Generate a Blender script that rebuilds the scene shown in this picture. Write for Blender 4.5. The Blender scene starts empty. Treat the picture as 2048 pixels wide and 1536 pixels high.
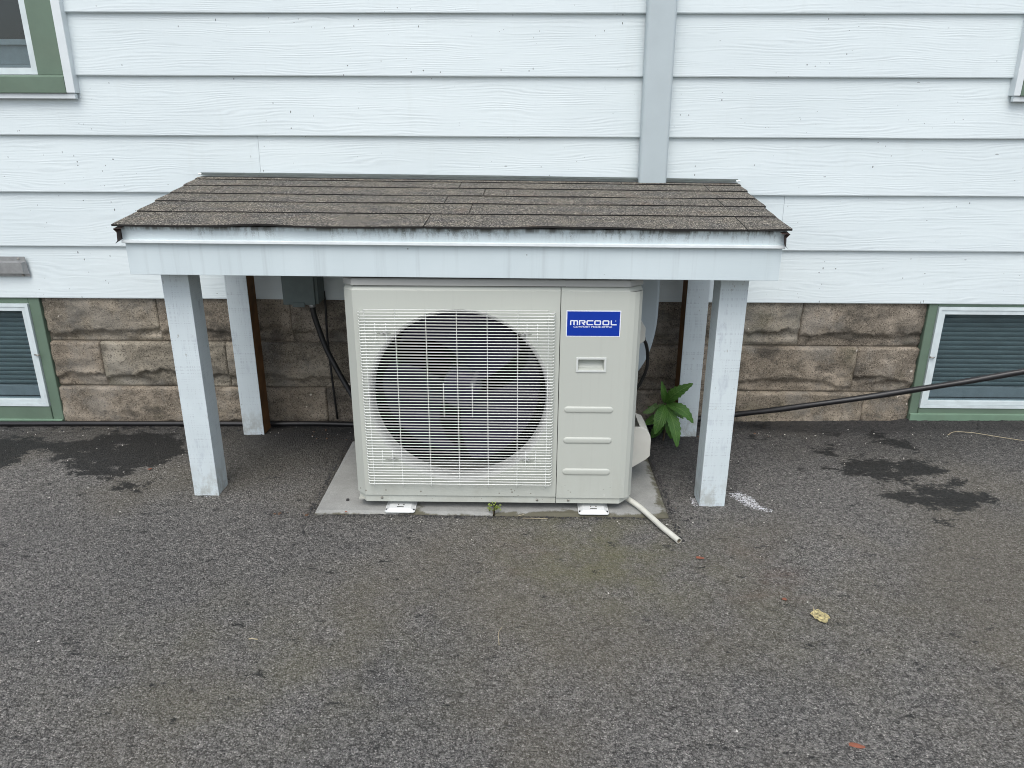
import bpy, bmesh, math, random
import numpy as np
from mathutils import Vector, Matrix, noise as mnoise

S = bpy.context.scene
C = S.collection
random.seed(7)
R = math.radians

# ------------------------------------------------------------------ camera, sky, sun, exposure
cam_d = bpy.data.cameras.new('camera')
cam = bpy.data.objects.new('camera', cam_d); C.objects.link(cam)
right = Vector((0.9998744, 0.0154905, 0.0033366)); upv = Vector((-0.0083288, 0.3346330, 0.9423117)); bk = Vector((0.0134803, -0.9422212, 0.3347200))
M = Matrix((right, upv, bk)).transposed().to_4x4(); M.translation = (0.0944975, -2.2994759, 1.2882864)
cam.matrix_world = M
cam_d.sensor_width = 36; cam_d.lens = 36 * 1500 / 2048; cam_d.clip_start = .05; cam_d.clip_end = 500
S.camera = cam
S.cycles.filter_width = 1.0
S.render.resolution_x, S.render.resolution_y = 1024, 768

SUN_EL, SUN_AZ = R(58), R(188)      # azimuth: the sun stands behind the camera, a little to the left
w = bpy.data.worlds.new('World'); S.world = w; w.use_nodes = True
nt = w.node_tree; nt.nodes.clear()
sky = nt.nodes.new('ShaderNodeTexSky'); sky.sky_type = 'NISHITA'; sky.sun_disc = False
sky.sun_elevation = SUN_EL; sky.sun_rotation = SUN_AZ; sky.air_density = 1.0; sky.dust_density = 3.0; sky.ozone_density = 1.0; sky.altitude = 100
hs = nt.nodes.new('ShaderNodeHueSaturation'); hs.inputs['Saturation'].default_value = .55
bg = nt.nodes.new('ShaderNodeBackground'); bg.inputs[1].default_value = .14
ow = nt.nodes.new('ShaderNodeOutputWorld')
nt.links.new(sky.outputs[0], hs.inputs['Color']); nt.links.new(hs.outputs[0], bg.inputs[0]); nt.links.new(bg.outputs[0], ow.inputs[0])
sl = bpy.data.lights.new('sun', 'SUN'); sl.energy = .9; sl.angle = R(40); sl.color = (1.0, .985, .96)
so = bpy.data.objects.new('sun', sl); C.objects.link(so)
sd = Vector((math.sin(SUN_AZ) * math.cos(SUN_EL), math.cos(SUN_AZ) * math.cos(SUN_EL), math.sin(SUN_EL)))
so.rotation_euler = sd.to_track_quat('Z', 'Y').to_euler(); so.location = sd * 20
S.view_settings.view_transform = 'Standard'; S.view_settings.look = 'None'
S.view_settings.exposure = 0.62; S.view_settings.gamma = 1
try: S.view_settings.use_curve_mapping = False
except Exception: pass

# ------------------------------------------------------------------ node helpers
class NT:
    def __init__(s, name):
        s.m = bpy.data.materials.new(name); s.m.use_nodes = True; s.t = s.m.node_tree
        s.b = s.t.nodes['Principled BSDF']
    def n(s, typ, **kw):
        x = s.t.nodes.new('ShaderNode' + typ)
        for k, v in kw.items(): setattr(x, k, v)
        return x
    def l(s, a, b): s.t.links.new(a, b)
    def _s(s, sock, v):
        if hasattr(v, 'is_linked') or hasattr(v, 'links'): s.l(v, sock)
        else: sock.default_value = v
    def coord(s, scale=(1, 1, 1), world=False, rnd=True):
        if world: v = s.n('NewGeometry').outputs['Position']
        else:
            v = s.n('TexCoord').outputs['Object']
            if rnd:
                oi = s.n('ObjectInfo'); mu = s.n('VectorMath', operation='MULTIPLY_ADD')
                cb = s.n('CombineXYZ')
                for i in range(3): s.l(oi.outputs['Random'], cb.inputs[i])
                s.l(cb.outputs[0], mu.inputs[0]); mu.inputs[1].default_value = (37, 19, 53); s.l(v, mu.inputs[2]); v = mu.outputs[0]
        mp = s.n('Mapping'); mp.inputs['Scale'].default_value = scale; s.l(v, mp.inputs['Vector'])
        return mp.outputs[0]
    def noise(s, vec, scale, detail=4, rough=.55, dist=0):
        x = s.n('TexNoise'); x.inputs['Scale'].default_value = scale; x.inputs['Detail'].default_value = detail
        x.inputs['Roughness'].default_value = rough; x.inputs['Distortion'].default_value = dist; s.l(vec, x.inputs['Vector'])
        return x.outputs['Fac']
    def vor(s, vec, scale, feature='F1', rnd=1.0):
        x = s.n('TexVoronoi', feature=feature); x.inputs['Scale'].default_value = scale; x.inputs['Randomness'].default_value = rnd; s.l(vec, x.inputs['Vector'])
        return x
    def math(s, op, a, b=0.0, c=None, clamp=False):
        x = s.n('Math', operation=op); x.use_clamp = clamp
        s._s(x.inputs[0], a); s._s(x.inputs[1], b)
        if c is not None: s._s(x.inputs[2], c)
        return x.outputs[0]
    def ramp(s, fac, stops, interp='LINEAR'):
        x = s.n('ValToRGB'); x.color_ramp.interpolation = interp
        e = x.color_ramp.elements
        while len(e) < len(stops): e.new(.5)
        for i, (p, c) in enumerate(stops):
            e[i].position = p; e[i].color = (c, c, c, 1) if isinstance(c, (int, float)) else (*c, 1)
        s.l(fac, x.inputs[0]); return x.outputs[0]
    def mix(s, fac, a, b, blend='MIX'):
        x = s.n('Mix', data_type='RGBA', blend_type=blend)
        s._s(x.inputs[0], fac)
        for i, v in ((6, a), (7, b)):
            if isinstance(v, tuple): x.inputs[i].default_value = (*v, 1)
            else: s.l(v, x.inputs[i])
        return x.outputs[2]
    def smooth(s, v, a, b):
        x = s.n('MapRange', interpolation_type='SMOOTHSTEP'); s.l(v, x.inputs[0]); x.inputs[1].default_value = a; x.inputs[2].default_value = b
        return x.outputs[0]
    def bump(s, h, strength=.3, dist=.01, prev=None):
        x = s.n('Bump'); x.inputs['Strength'].default_value = strength; x.inputs['Distance'].default_value = dist; s.l(h, x.inputs['Height'])
        if prev is not None: s.l(prev, x.inputs['Normal'])
        return x.outputs[0]
    def done(s, col=None, rough=.6, nrm=None, metal=0, spec=None):
        if col is not None:
            if isinstance(col, tuple): s.b.inputs['Base Color'].default_value = (*col, 1)
            else: s.l(col, s.b.inputs['Base Color'])
        s._s(s.b.inputs['Roughness'], rough); s.b.inputs['Metallic'].default_value = metal
        if spec is not None: s.b.inputs['Specular IOR Level'].default_value = spec
        if nrm is not None: s.l(nrm, s.b.inputs['Normal'])
        return s.m

def specks(n, vec, scale, rad, keep, seed_off=0.0):
    """small isolated dots: voronoi cells, only a share of them carry one"""
    v = n.vor(vec, scale)
    sep = n.n('SeparateColor'); n.l(v.outputs['Color'], sep.inputs[0])
    size = n.math('MULTIPLY', sep.outputs[1], rad)
    inside = n.math('LESS_THAN', v.outputs['Distance'], size)
    k = n.math('LESS_THAN', sep.outputs[0], keep)
    return n.math('MULTIPLY', inside, k)

def plain(name, col, rough=.5, metal=0, var=.12, scale=30, bump=0.0, spec=None, grime=0.0):
    n = NT(name); v = n.coord()
    f = n.noise(v, scale, 5)
    c = n.ramp(f, [(.3, tuple(x * (1 - var) for x in col)), (.7, tuple(min(1, x * (1 + var)) for x in col))])
    if grime:
        g = n.smooth(n.noise(v, 7, 6, .65), .45, .75)
        c = n.mix(n.math('MULTIPLY', g, grime), c, (.10, .085, .06))
    nr = n.bump(n.noise(v, scale * 12, 3), bump, .002) if bump else None
    return n.done(c, rough, nr, metal, spec)

# ------------------------------------------------------------------ materials
def mat_siding():
    n = NT('white_siding'); v = n.coord()
    vx = n.coord((1.0, 1.0, 6.0))
    warp = n.noise(vx, 1.6, 3, .5)
    sep = n.n('SeparateXYZ'); n.l(v, sep.inputs[0])
    ph = n.math('ADD', n.math('MULTIPLY', sep.outputs[2], 560), n.math('MULTIPLY', warp, 27))
    line = n.math('POWER', n.math('ABSOLUTE', n.math('SINE', ph)), 3.0)
    amp = n.smooth(n.noise(n.coord((1.5, 1, 14)), 3.0, 3), .35, .7)
    fine = n.noise(n.coord((3, 3, 90)), 6, 3)
    h = n.math('ADD', n.math('MULTIPLY', line, amp), n.math('MULTIPLY', fine, .6))
    nr = n.bump(h, .36, .0011)
    nr = n.bump(n.noise(n.coord((1, 1, 2.5)), 1.6, 2), .25, .012, nr)
    base = n.ramp(n.noise(n.coord((.7, 1, 3)), 2, 4), [(.3, (.64, .715, .728)), (.7, (.69, .765, .775))])
    st = n.smooth(n.noise(n.coord((9, 9, .7)), 2.2, 5, .6), .56, .8)
    base = n.mix(n.math('MULTIPLY', st, .10), base, (.42, .45, .40))
    base = n.mix(n.math('MULTIPLY', n.math('SUBTRACT', 1.0, line), n.math('MULTIPLY', amp, .11)), base, (.46, .52, .54))
    w = n.coord((1, 1, 1))
    clus = n.smooth(n.noise(w, 3.2, 2), .46, .62)
    d = n.math('MAXIMUM', specks(n, w, 62, .18, .13), specks(n, n.coord((1, 1, .45)), 90, .22, .07))
    d2 = specks(n, n.coord((.35, 1, 1)), 34, .09, .14)
    d = n.math('MAXIMUM', n.math('MULTIPLY', d, clus), n.math('MULTIPLY', d2, .6))
    base = n.mix(n.math('MULTIPLY', d, .8), base, (.05, .05, .045))
    return n.done(base, .42, nr, 0, .35)

def mat_paintwood(name='painted_board', base=(.64, .72, .74), patchy=.12):
    n = NT(name); v = n.coord((1, 1, 1))
    c = n.ramp(n.noise(v, 5, 5, .6), [(.3, tuple(b * .88 for b in base)), (.7, base)])
    brush = n.noise(n.coord((70, 70, 3)), 3, 4)
    cross = n.noise(n.coord((4, 4, 160)), 3, 3)
    worn = n.smooth(n.noise(n.coord((10, 10, 3.5)), 2.5, 6, .65), .55, .72)
    c = n.mix(n.math('MULTIPLY', worn, .55), c, (.40, .45, .50))
    lines = n.smooth(n.math('MULTIPLY', brush, n.noise(n.coord((1, 1, 160)), 2.2, 2)), .30, .38)
    c = n.mix(n.math('MULTIPLY', lines, .5), c, (.38, .42, .46))
    c = n.mix(n.math('MULTIPLY', specks(n, v, 40, .1, .14), .8), c, (.07, .06, .05))
    zz = n.n('SeparateXYZ'); n.l(n.n('NewGeometry').outputs['Position'], zz.inputs[0])
    gr_ = n.math('MULTIPLY', n.smooth(zz.outputs[2], .16, .0), n.smooth(n.noise(n.coord((1, 1, .6)), 26, 6, .7), .42, .62))
    c = n.mix(n.math('MULTIPLY', gr_, .6), c, (.30, .30, .26))
    chips = n.smooth(n.noise(n.coord((1, 1, .5)), 55, 5, .75), .64, .69)
    c = n.mix(n.math('MULTIPLY', chips, .6), c, (.26, .25, .22))
    nr = n.bump(n.math('ADD', brush, n.math('MULTIPLY', cross, .7)), .35, .0012)
    return n.done(c, .55, nr, 0, .3)

def mat_fascia(name, streak=.34, top_dirt=False):
    n = NT(name); v = n.coord((1, 1, 1), rnd=False)
    c = n.ramp(n.noise(v, 2.5, 5, .6), [(.3, (.555, .64, .66)), (.7, (.62, .705, .725))])
    st = n.smooth(n.noise(n.coord((16, 1, .6)), 1.6, 6, .62), .50, .72)
    c = n.mix(n.math('MULTIPLY', st, streak), c, (.34, .39, .40))
    g = n.noise(n.coord((4, 4, 120)), 3, 3)
    if top_dirt:
        sep = n.n('SeparateXYZ'); n.l(v, sep.inputs[0])
        up_ = n.smooth(sep.outputs[2], -.022, .022)
        drip = n.smooth(n.noise(n.coord((34, 1, 7)), 2.0, 6, .7), .46, .58)
        fine = n.smooth(n.noise(v, 260, 4, .7), .38, .55)
        place = n.smooth(n.noise(n.coord((3, 1, .1)), 1.2, 3), .40, .60)
        k = n.math('MULTIPLY', n.math('MULTIPLY', up_, drip), n.math('MULTIPLY', fine, place))
        c = n.mix(n.math('MULTIPLY', k, .62), c, (.075, .08, .065))
        edge = n.smooth(sep.outputs[2], .010, .021)
        c = n.mix(n.math('MULTIPLY', edge, n.math('MULTIPLY', n.smooth(n.noise(n.coord((12, 1, 1)), 2, 5, .7), .40, .6), .8)), c, (.09, .085, .07))
    c = n.mix(n.math('MULTIPLY', specks(n, v, 30, .09, .22), .8), c, (.07, .07, .06))
    nr = n.bump(g, .25, .0008)
    return n.done(c, .5, nr, 0, .3)

def mat_shingle():
    n = NT('brown_shingle'); v = n.coord((1, 1, 1), world=True)
    a = n.vor(v, 380); sep = n.n('SeparateColor'); n.l(a.outputs['Color'], sep.inputs[0])
    g = n.ramp(sep.outputs[0], [(0, (.020, .020, .018)), (.35, (.070, .067, .059)), (.62, (.118, .112, .098)), (.82, (.23, .218, .19)), (1.0, (.60, .56, .48))])
    blot = n.ramp(n.noise(n.coord((1, 1.4, 1)), 9, 4), [(.35, (.84, .84, .86)), (.65, (1.14, 1.09, 1.02))])
    c = n.mix(1.0, g, blot, 'MULTIPLY')
    red = n.smooth(n.noise(n.coord((1, 1, 1)), 6.5, 3), .60, .72)
    c = n.mix(n.math('MULTIPLY', red, .16), c, (.22, .13, .085))
    h = n.math('ADD', n.math('SUBTRACT', 1.0, a.outputs['Distance']), n.math('MULTIPLY', n.noise(v, 900, 2), .6))
    return n.done(c, .9, n.bump(h, .7, .0022), 0, .2)

def mat_block():
    n = NT('foundation_stone'); v = n.coord((1, 1, 1))
    c = n.ramp(n.noise(v, 6, 7, .65), [(.33, (.125, .113, .095)), (.5, (.25, .224, .185)), (.66, (.41, .372, .315))])
    oi = n.n('ObjectInfo'); tint = n.ramp(oi.outputs['Random'], [(0, (.80, .78, .76)), (.5, (1.02, .96, .88)), (1, (.92, .94, .90))])
    c = n.mix(1.0, c, tint, 'MULTIPLY')
    gr = n.vor(v, 240); s1 = n.n('SeparateColor'); n.l(gr.outputs['Color'], s1.inputs[0])
    c = n.mix(n.math('MULTIPLY', n.smooth(s1.outputs[0], .5, 1.0), .45), c, (.40, .35, .28))
    c = n.mix(n.math('MULTIPLY', n.smooth(s1.outputs[1], .72, .95), .6), c, (.03, .025, .02))
    stain = n.smooth(n.noise(n.coord((1, 1, 1.5)), 4.4, 7, .7), .50, .62)
    c = n.mix(n.math('MULTIPLY', stain, .6), c, (.055, .052, .045))
    ash = n.smooth(n.noise(n.coord((1.3, 1, 1)), 3.1, 6, .65), .50, .62)
    c = n.mix(n.math('MULTIPLY', ash, .35), c, (.24, .235, .215))
    moss = n.smooth(n.noise(v, 4.3, 5, .6), .58, .72)
    c = n.mix(n.math('MULTIPLY', moss, .25), c, (.10, .105, .06))
    c = n.mix(n.math('MULTIPLY', specks(n, v, 42, .26, .07), .85), c, (.62, .58, .50))
    pit = n.vor(v, 130); h = n.math('MULTIPLY_ADD', n.smooth(pit.outputs['Distance'], .0, .35), .5, n.noise(v, 190, 6, .7))
    return n.done(c, .92, n.bump(h, .85, .004), 0, .2)

def mat_mortar():
    n = NT('mortar'); v = n.coord(world=True)
    c = n.ramp(n.noise(v, 22, 6), [(.3, (.16, .14, .11)), (.7, (.28, .245, .195))])
    return n.done(c, .95, n.bump(n.noise(v, 200, 5), .6, .003), 0, .2)

def mat_asphalt():
    n = NT('asphalt'); v = n.coord((1, 1, 1), world=True)
    at = {}
    for k in ('wet', 'moss', 'paint', 'rim', 'painted_shade', 'rust'):
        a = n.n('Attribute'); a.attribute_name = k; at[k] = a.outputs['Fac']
    warp = n.n('VectorMath', operation='MULTIPLY_ADD'); nz = n.n('TexNoise'); nz.inputs['Scale'].default_value = 60; n.l(v, nz.inputs['Vector'])
    n.l(nz.outputs['Color'], warp.inputs[0]); warp.inputs[1].default_value = (.006, .006, .006); n.l(v, warp.inputs[2]); wv = warp.outputs[0]
    big = n.vor(wv, 195); sm = n.vor(wv, 430)
    sb = n.n('SeparateColor'); n.l(big.outputs['Color'], sb.inputs[0]); ss = n.n('SeparateColor'); n.l(sm.outputs['Color'], ss.inputs[0])
    stone = n.ramp(sb.outputs[0], [(0, (.08, .079, .075)), (.5, (.18, .175, .166)), (.85, (.26, .252, .237)), (1, (.38, .37, .345))])
    grit = n.ramp(ss.outputs[0], [(0, (.035, .034, .033)), (.55, (.14, .136, .128)), (.92, (.27, .262, .247)), (1, (.62, .60, .56))])
    c = n.mix(.5, stone, grit)
    crev = n.math('MULTIPLY', n.smooth(big.outputs['Distance'], .36, .66), n.smooth(n.noise(wv, 60, 4, .6), .40, .58))
    crev2 = n.smooth(n.noise(n.coord((.85, 1.15, 1), world=True), 120, 6, .75), .465, .40)
    c = n.mix(n.math('MULTIPLY', crev, .62), c, (.020, .020, .020))
    c = n.mix(n.math('MULTIPLY', crev2, .70), c, (.018, .018, .018))
    broad = n.ramp(n.noise(v, 1.3, 7, .68), [(.32, (1.0, 1.0, 1.0)), (.5, (1.17, 1.16, 1.14)), (.68, (1.34, 1.325, 1.29))])
    c = n.mix(1.0, c, broad, 'MULTIPLY')
    tan = n.smooth(n.noise(v, .9, 4), .46, .66)
    c = n.mix(n.math('MULTIPLY', tan, .30), c, (.18, .155, .10))
    rs = n.math('MULTIPLY', n.smooth(n.noise(n.coord((.6, 1, 1), world=True), 2.6, 5), .55, .70), at['rust'])
    c = n.mix(n.math('MULTIPLY', rs, .45), c, (.16, .085, .05))
    mo = n.math('MULTIPLY', at['moss'], n.smooth(n.noise(v, 7, 5), .3, .7))
    c = n.mix(n.math('MULTIPLY', mo, .36), c, (.17, .165, .075))
    wn = n.math('ADD', at['wet'], n.math('MULTIPLY', n.math('SUBTRACT', n.noise(n.coord((.55, 1, 1), world=True), 18, 9, .80), .5), 4.8))
    wet = n.smooth(wn, .47, .56)
    c = n.mix(n.math('MULTIPLY', at['painted_shade'], .80), c, (.030, .030, .030))  # shelter shade mixed into the asphalt colour
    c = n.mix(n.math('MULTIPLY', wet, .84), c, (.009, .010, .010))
    c = n.mix(n.math('MULTIPLY', at['rim'], .35), c, (.03, .028, .026))
    pn = n.math('MULTIPLY', at['paint'], n.smooth(n.noise(v, 120, 4, .7), .38, .6))
    pf = n.math('MULTIPLY', n.smooth(n.math('ADD', pn, n.math('MULTIPLY', n.math('SUBTRACT', n.noise(v, 40, 4, .7), .5), .9)), .42, .52), n.math('SUBTRACT', 1.0, n.math('MULTIPLY', crev, .8)))
    c = n.mix(pf, c, (.80, .81, .83))
    h = n.math('ADD', n.math('MULTIPLY', n.math('SUBTRACT', 1.0, big.outputs['Distance']), .8), n.math('ADD', n.math('MULTIPLY', n.math('SUBTRACT', 1.0, sm.outputs['Distance']), .4), n.math('MULTIPLY', n.noise(wv, 130, 4, .6), 1.0)))
    ro = n.math('SUBTRACT', .88, n.math('MULTIPLY', wet, .30))
    return n.done(c, ro, n.bump(h, .9, .008), 0, .3)

def mat_concrete():
    n = NT('concrete_paver'); v = n.coord(world=True)
    c = n.ramp(n.noise(v, 7, 7, .65), [(.3, (.26, .265, .25)), (.7, (.40, .405, .385))])
    g = n.vor(v, 330); s1 = n.n('SeparateColor'); n.l(g.outputs['Color'], s1.inputs[0])
    c = n.mix(n.math('MULTIPLY', s1.outputs[0], .35), c, (.20, .20, .19))
    a = n.n('Attribute'); a.attribute_name = 'stain'
    k = n.smooth(n.math('ADD', a.outputs['Fac'], n.math('MULTIPLY', n.math('SUBTRACT', n.noise(v, 22, 6, .7), .5), 1.0)), .40, .62)
    c = n.mix(n.math('MULTIPLY', k, .85), c, (.085, .078, .045))
    return n.done(c, .9, n.bump(n.noise(v, 300, 5), .5, .002), 0, .2)

def mat_unit(name='beige_panel', col=(.50, .525, .475)):
    n = NT(name); v = n.coord((1, 1, 1), rnd=False)
    c = n.ramp(n.noise(v, 2.0, 4), [(.3, tuple(x * .96 for x in col)), (.7, col)])
    st = n.smooth(n.noise(n.coord((60, 60, 2.0), rnd=False), 1.5, 4), .52, .75)
    c = n.mix(n.math('MULTIPLY', st, .10), c, (.36, .37, .34))
    c = n.mix(n.math('MULTIPLY', specks(n, v, 26, .06, .12), .7), c, (.12, .11, .09))
    low = n.n('SeparateXYZ'); n.l(n.n('NewGeometry').outputs['Position'], low.inputs[0])
    lm = n.smooth(low.outputs[2], .24, .04)
    sp = n.math('MULTIPLY', n.smooth(n.noise(v, 75, 5, .75), .56, .7), lm)
    c = n.mix(n.math('MULTIPLY', sp, .28), c, (.70, .71, .68))
    film = n.math('MULTIPLY', n.smooth(n.noise(n.coord((3, 3, 1), rnd=False), 3, 6, .65), .40, .7), n.smooth(low.outputs[2], .30, .05))
    c = n.mix(n.math('MULTIPLY', film, .30), c, (.33, .32, .26))
    d = n.math('MULTIPLY', specks(n, n.coord((1, 1, 1)), 90, .30, .30), n.smooth(low.outputs[2], .13, .06))
    c = n.mix(n.math('MULTIPLY', d, .8), c, (.14, .12, .09))
    return n.done(c, .36, n.bump(n.noise(v, 420, 2), .05, .0005), 0, .4)

M_siding = mat_siding()
M_post = mat_paintwood()
M_fascia = mat_fascia('fascia_paint')
M_drip = mat_fascia('drip_metal', .12, True)
M_lip = plain('white_metal_lip', (.74, .80, .81), .4, 0, .05)
M_rakemetal = plain('rusty_dark_metal', (.05, .03, .025), .6, 0, .3, 60)
M_bare = plain('bare_treated_wood', (.16, .075, .024), .75, 0, .35, 14, .3)
M_cut = plain('shingle_cut_edge', (.012, .011, .010), .9); M_shingle = mat_shingle(); M_block = mat_block(); M_mortar = mat_mortar(); M_asphalt = mat_asphalt(); M_concrete = mat_concrete()
M_unit = mat_unit(); M_unitside = mat_unit('beige_cabinet', (.46, .475, .43)); M_lid = mat_unit('grey_lid', (.40, .41, .39))
M_wire = plain('white_wire', (.80, .82, .78), .35, 0, .04)
M_shroud = plain('shroud', (.46, .47, .45), .5, 0, .08)
M_fan = plain('fan_plastic', (.013, .009, .032), .5, 0, .3, 30, 0, .3)
M_coil = plain('dark_coil', (.003, .003, .005), .8, 0, .3, 30, 0, .05)
M_sticker = plain('hub_sticker', (.07, .068, .085), .5, 0, .3, 200)
M_seam = plain('seam_dark', (.05, .05, .045), .8)
M_blue = plain('label_blue', (.0, .032, .33), .35, 0, .03)
M_white = plain('label_white', (.80, .84, .90), .4, 0, .02)
M_green = plain('green_trim', (.125, .185, .135), .5, 0, .09, 8, .15, None, .10)
M_green2 = plain('green_sill', (.17, .27, .19), .5, 0, .12, 12, .2, None, .18)
M_alum = plain('storm_frame_white', (.62, .70, .71), .4, 0, .08, 18, 0, None, .10)
M_jchan = plain('channel_white', (.68, .735, .745), .42, 0, .05, 10)
M_sash = plain('grey_sash', (.26, .29, .31), .5, 0, .08)
M_slat = plain('blind_slat', (.19, .235, .245), .5, 0, .12, 9)
M_dark = plain('dark_room', (.022, .024, .027), .9, 0, .15, 3)
M_galv = plain('galvanised', (.36, .37, .37), .42, .55, .12, 60, .1)
M_screwm = plain('screw_metal', (.42, .40, .36), .35, .8, .2)
M_box = plain('grey_box', (.105, .135, .13), .5, 0, .08)
M_black = plain('black_jacket', (.012, .012, .013), .34, 0, .3, 40, .1)
M_blackw = plain('black_whip', (.012, .012, .012), .5, 0, .3, 40)
M_duct = plain('line_cover_white', (.45, .52, .54), .42, 0, .06, 5, 0, None, .03)
M_plastic = plain('valve_cover', (.60, .60, .55), .42, 0, .05, 8, 0, None, .08)
M_hose = plain('drain_hose', (.62, .62, .55), .4, 0, .12, 30, 0, None, .15)
M_hosein = plain('hose_inside', (.22, .19, .14), .6)
M_foot = plain('foot_metal', (.72, .74, .73), .35, 0, .06, 20, 0, None, .08)
M_ply = plain('plywood', (.14, .095, .055), .8, 0, .3, 8)

def glass_mat():
    n = NT('window_glass'); n.b.inputs['Base Color'].default_value = (.9, .95, .95, 1)
    n.b.inputs['Roughness'].default_value = .03; n.b.inputs['Transmission Weight'].default_value = 1.0; n.b.inputs['IOR'].default_value = 1.45
    # thin pane: let light through the pane so that the blind behind is lit
    tr = n.n('BsdfTransparent'); gl = n.n('BsdfGlossy'); gl.inputs['Roughness'].default_value = .04
    lw = n.n('LayerWeight'); fr = n.n('Math', operation='MULTIPLY_ADD'); pw = n.n('Math', operation='POWER'); n.l(lw.outputs['Facing'], pw.inputs[0]); pw.inputs[1].default_value = 4.0; n.l(pw.outputs[0], fr.inputs[0]); fr.inputs[1].default_value = .6; fr.inputs[2].default_value = .04; mx = n.n('MixShader')
    tr.inputs[0].default_value = (.82, .87, .88, 1)
    n.l(fr.outputs[0], mx.inputs[0]); n.l(tr.outputs[0], mx.inputs[1]); n.l(gl.outputs[0], mx.inputs[2])
    n.l(mx.outputs[0], n.t.nodes['Material Output'].inputs['Surface'])
    return n.m
M_glass = glass_mat()

def leaf_mat(name, c1, c2, vein):
    n = NT(name); v = n.coord()
    uv = n.n('TexCoord').outputs['UV']; sp = n.n('SeparateXYZ'); n.l(uv, sp.inputs[0])
    c = n.ramp(n.noise(v, 30, 4), [(.3, c1), (.7, c2)])
    ax = n.math('ABSOLUTE', n.math('SUBTRACT', sp.outputs[0], .5))
    mid = n.smooth(ax, .05, .0)
    ph = n.math('SINE', n.math('MULTIPLY', n.math('SUBTRACT', sp.outputs[1], n.math('MULTIPLY', ax, .5)), 70.0))
    side = n.math('MULTIPLY', n.smooth(ph, .7, 1.0), .35)
    c = n.mix(n.math('MAXIMUM', n.math('MULTIPLY', mid, .7), side), c, vein)
    m = n.done(c, .5, n.bump(ph, .3, .002), 0, .4)
    n.b.inputs['Subsurface Weight'].default_value = 0
    return m
M_leaf = leaf_mat('weed_leaf', (.045, .13, .020), (.085, .20, .034), (.17, .30, .08))
M_leafpale = leaf_mat('weed_leaf_pale', (.10, .17, .06), (.15, .24, .09), (.20, .30, .12))
M_weedlet = leaf_mat('small_weed_leaf', (.14, .19, .03), (.24, .31, .06), (.3, .36, .1))
M_stem = plain('weed_stem', (.10, .075, .045), .6)
M_dryleaf = plain('dry_leaf', (.42, .36, .18), .7, 0, .75, 150, .5)
M_samara = plain('red_samara', (.26, .09, .05), .6, 0, .3, 60)
M_twig = plain('straw', (.42, .36, .24), .7)
M_chip = plain('pale_chip', (.62, .60, .55), .7)
M_stone = plain('dark_crumb', (.04, .04, .04), .9, 0, .3)

# ------------------------------------------------------------------ object helpers
WL = {}
def wloc(o): return WL.get(o.name, Vector((0, 0, 0)))
def thing(name, label, cat, base, group=None):
    o = bpy.data.objects.new(name, None); C.objects.link(o); o.location = base; o.empty_display_size = .05
    WL[o.name] = Vector(base); o['label'] = label; o['category'] = cat
    if group: o['group'] = group
    return o
def tag(o, label, cat, group=None, kind=None):
    if label: o['label'] = label
    if cat: o['category'] = cat
    if group: o['group'] = group
    if kind: o['kind'] = kind
    return o
def place(name, me, parent=None, loc=(0, 0, 0), label=None):
    o = bpy.data.objects.new(name, me); C.objects.link(o)
    loc = Vector(loc); WL[o.name] = loc
    if parent is not None:
        o.parent = parent; o.location = loc - wloc(parent)
    else: o.location = loc
    if label: o['label'] = label
    return o
def mesh(name, verts, faces, mats, fm=None, smooth=False, uvs=None):
    me = bpy.data.meshes.new(name); me.from_pydata([tuple(v) for v in verts], [], faces)
    for m in (mats if isinstance(mats, (list, tuple)) else [mats]): me.materials.append(m)
    if fm: me.polygons.foreach_set('material_index', fm)
    if smooth: me.polygons.foreach_set('use_smooth', [True] * len(me.polygons))
    if uvs is not None:
        ul = me.uv_layers.new(name='UVMap')
        for lp in me.loops: ul.data[lp.index].uv = uvs[lp.vertex_index]
    me.update(); return me
def mk(name, verts, faces, mats, parent=None, fm=None, smooth=False, label=None, uvs=None, origin=None, fix=True):
    vs = [Vector(v) for v in verts]
    if origin is None:
        a = Vector([min(v[i] for v in vs) for i in range(3)]); b = Vector([max(v[i] for v in vs) for i in range(3)])
        origin = (a + b) / 2
    origin = Vector(origin)
    me = mesh(name, [v - origin for v in vs], faces, mats, fm, smooth, uvs)
    if fix:
        bm = bmesh.new(); bm.from_mesh(me); bmesh.ops.recalc_face_normals(bm, faces=bm.faces); bm.to_mesh(me); bm.free()
    return place(name, me, parent, origin, label)
def bevel_me(me, w, seg=2):
    bm = bmesh.new(); bm.from_mesh(me)
    ed = [e for e in bm.edges if len(e.link_faces) == 2 and e.calc_face_angle(0) > .6]
    bmesh.ops.bevel(bm, geom=ed, offset=w, segments=seg, affect='EDGES', profile=.6)
    bm.to_mesh(me); bm.free()
HF = [(0, 3, 2, 1), (4, 5, 6, 7), (0, 1, 5, 4), (1, 2, 6, 5), (2, 3, 7, 6), (3, 0, 4, 7)]
def hexa(name, P8, mat, parent=None, bev=0, label=None, fm=None):
    """P8: 4 bottom then 4 top corners, anticlockwise from front-left"""
    o = mk(name, P8, HF, mat, parent, fm=fm, label=label)
    if bev: bevel_me(o.data, bev)
    return o
def box(name, x0, x1, y0, y1, z0, z1, mat, parent=None, bev=0, label=None, fm=None):
    return hexa(name, [(x0, y0, z0), (x1, y0, z0), (x1, y1, z0), (x0, y1, z0), (x0, y0, z1), (x1, y0, z1), (x1, y1, z1), (x0, y1, z1)], mat, parent, bev, label, fm)
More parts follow.
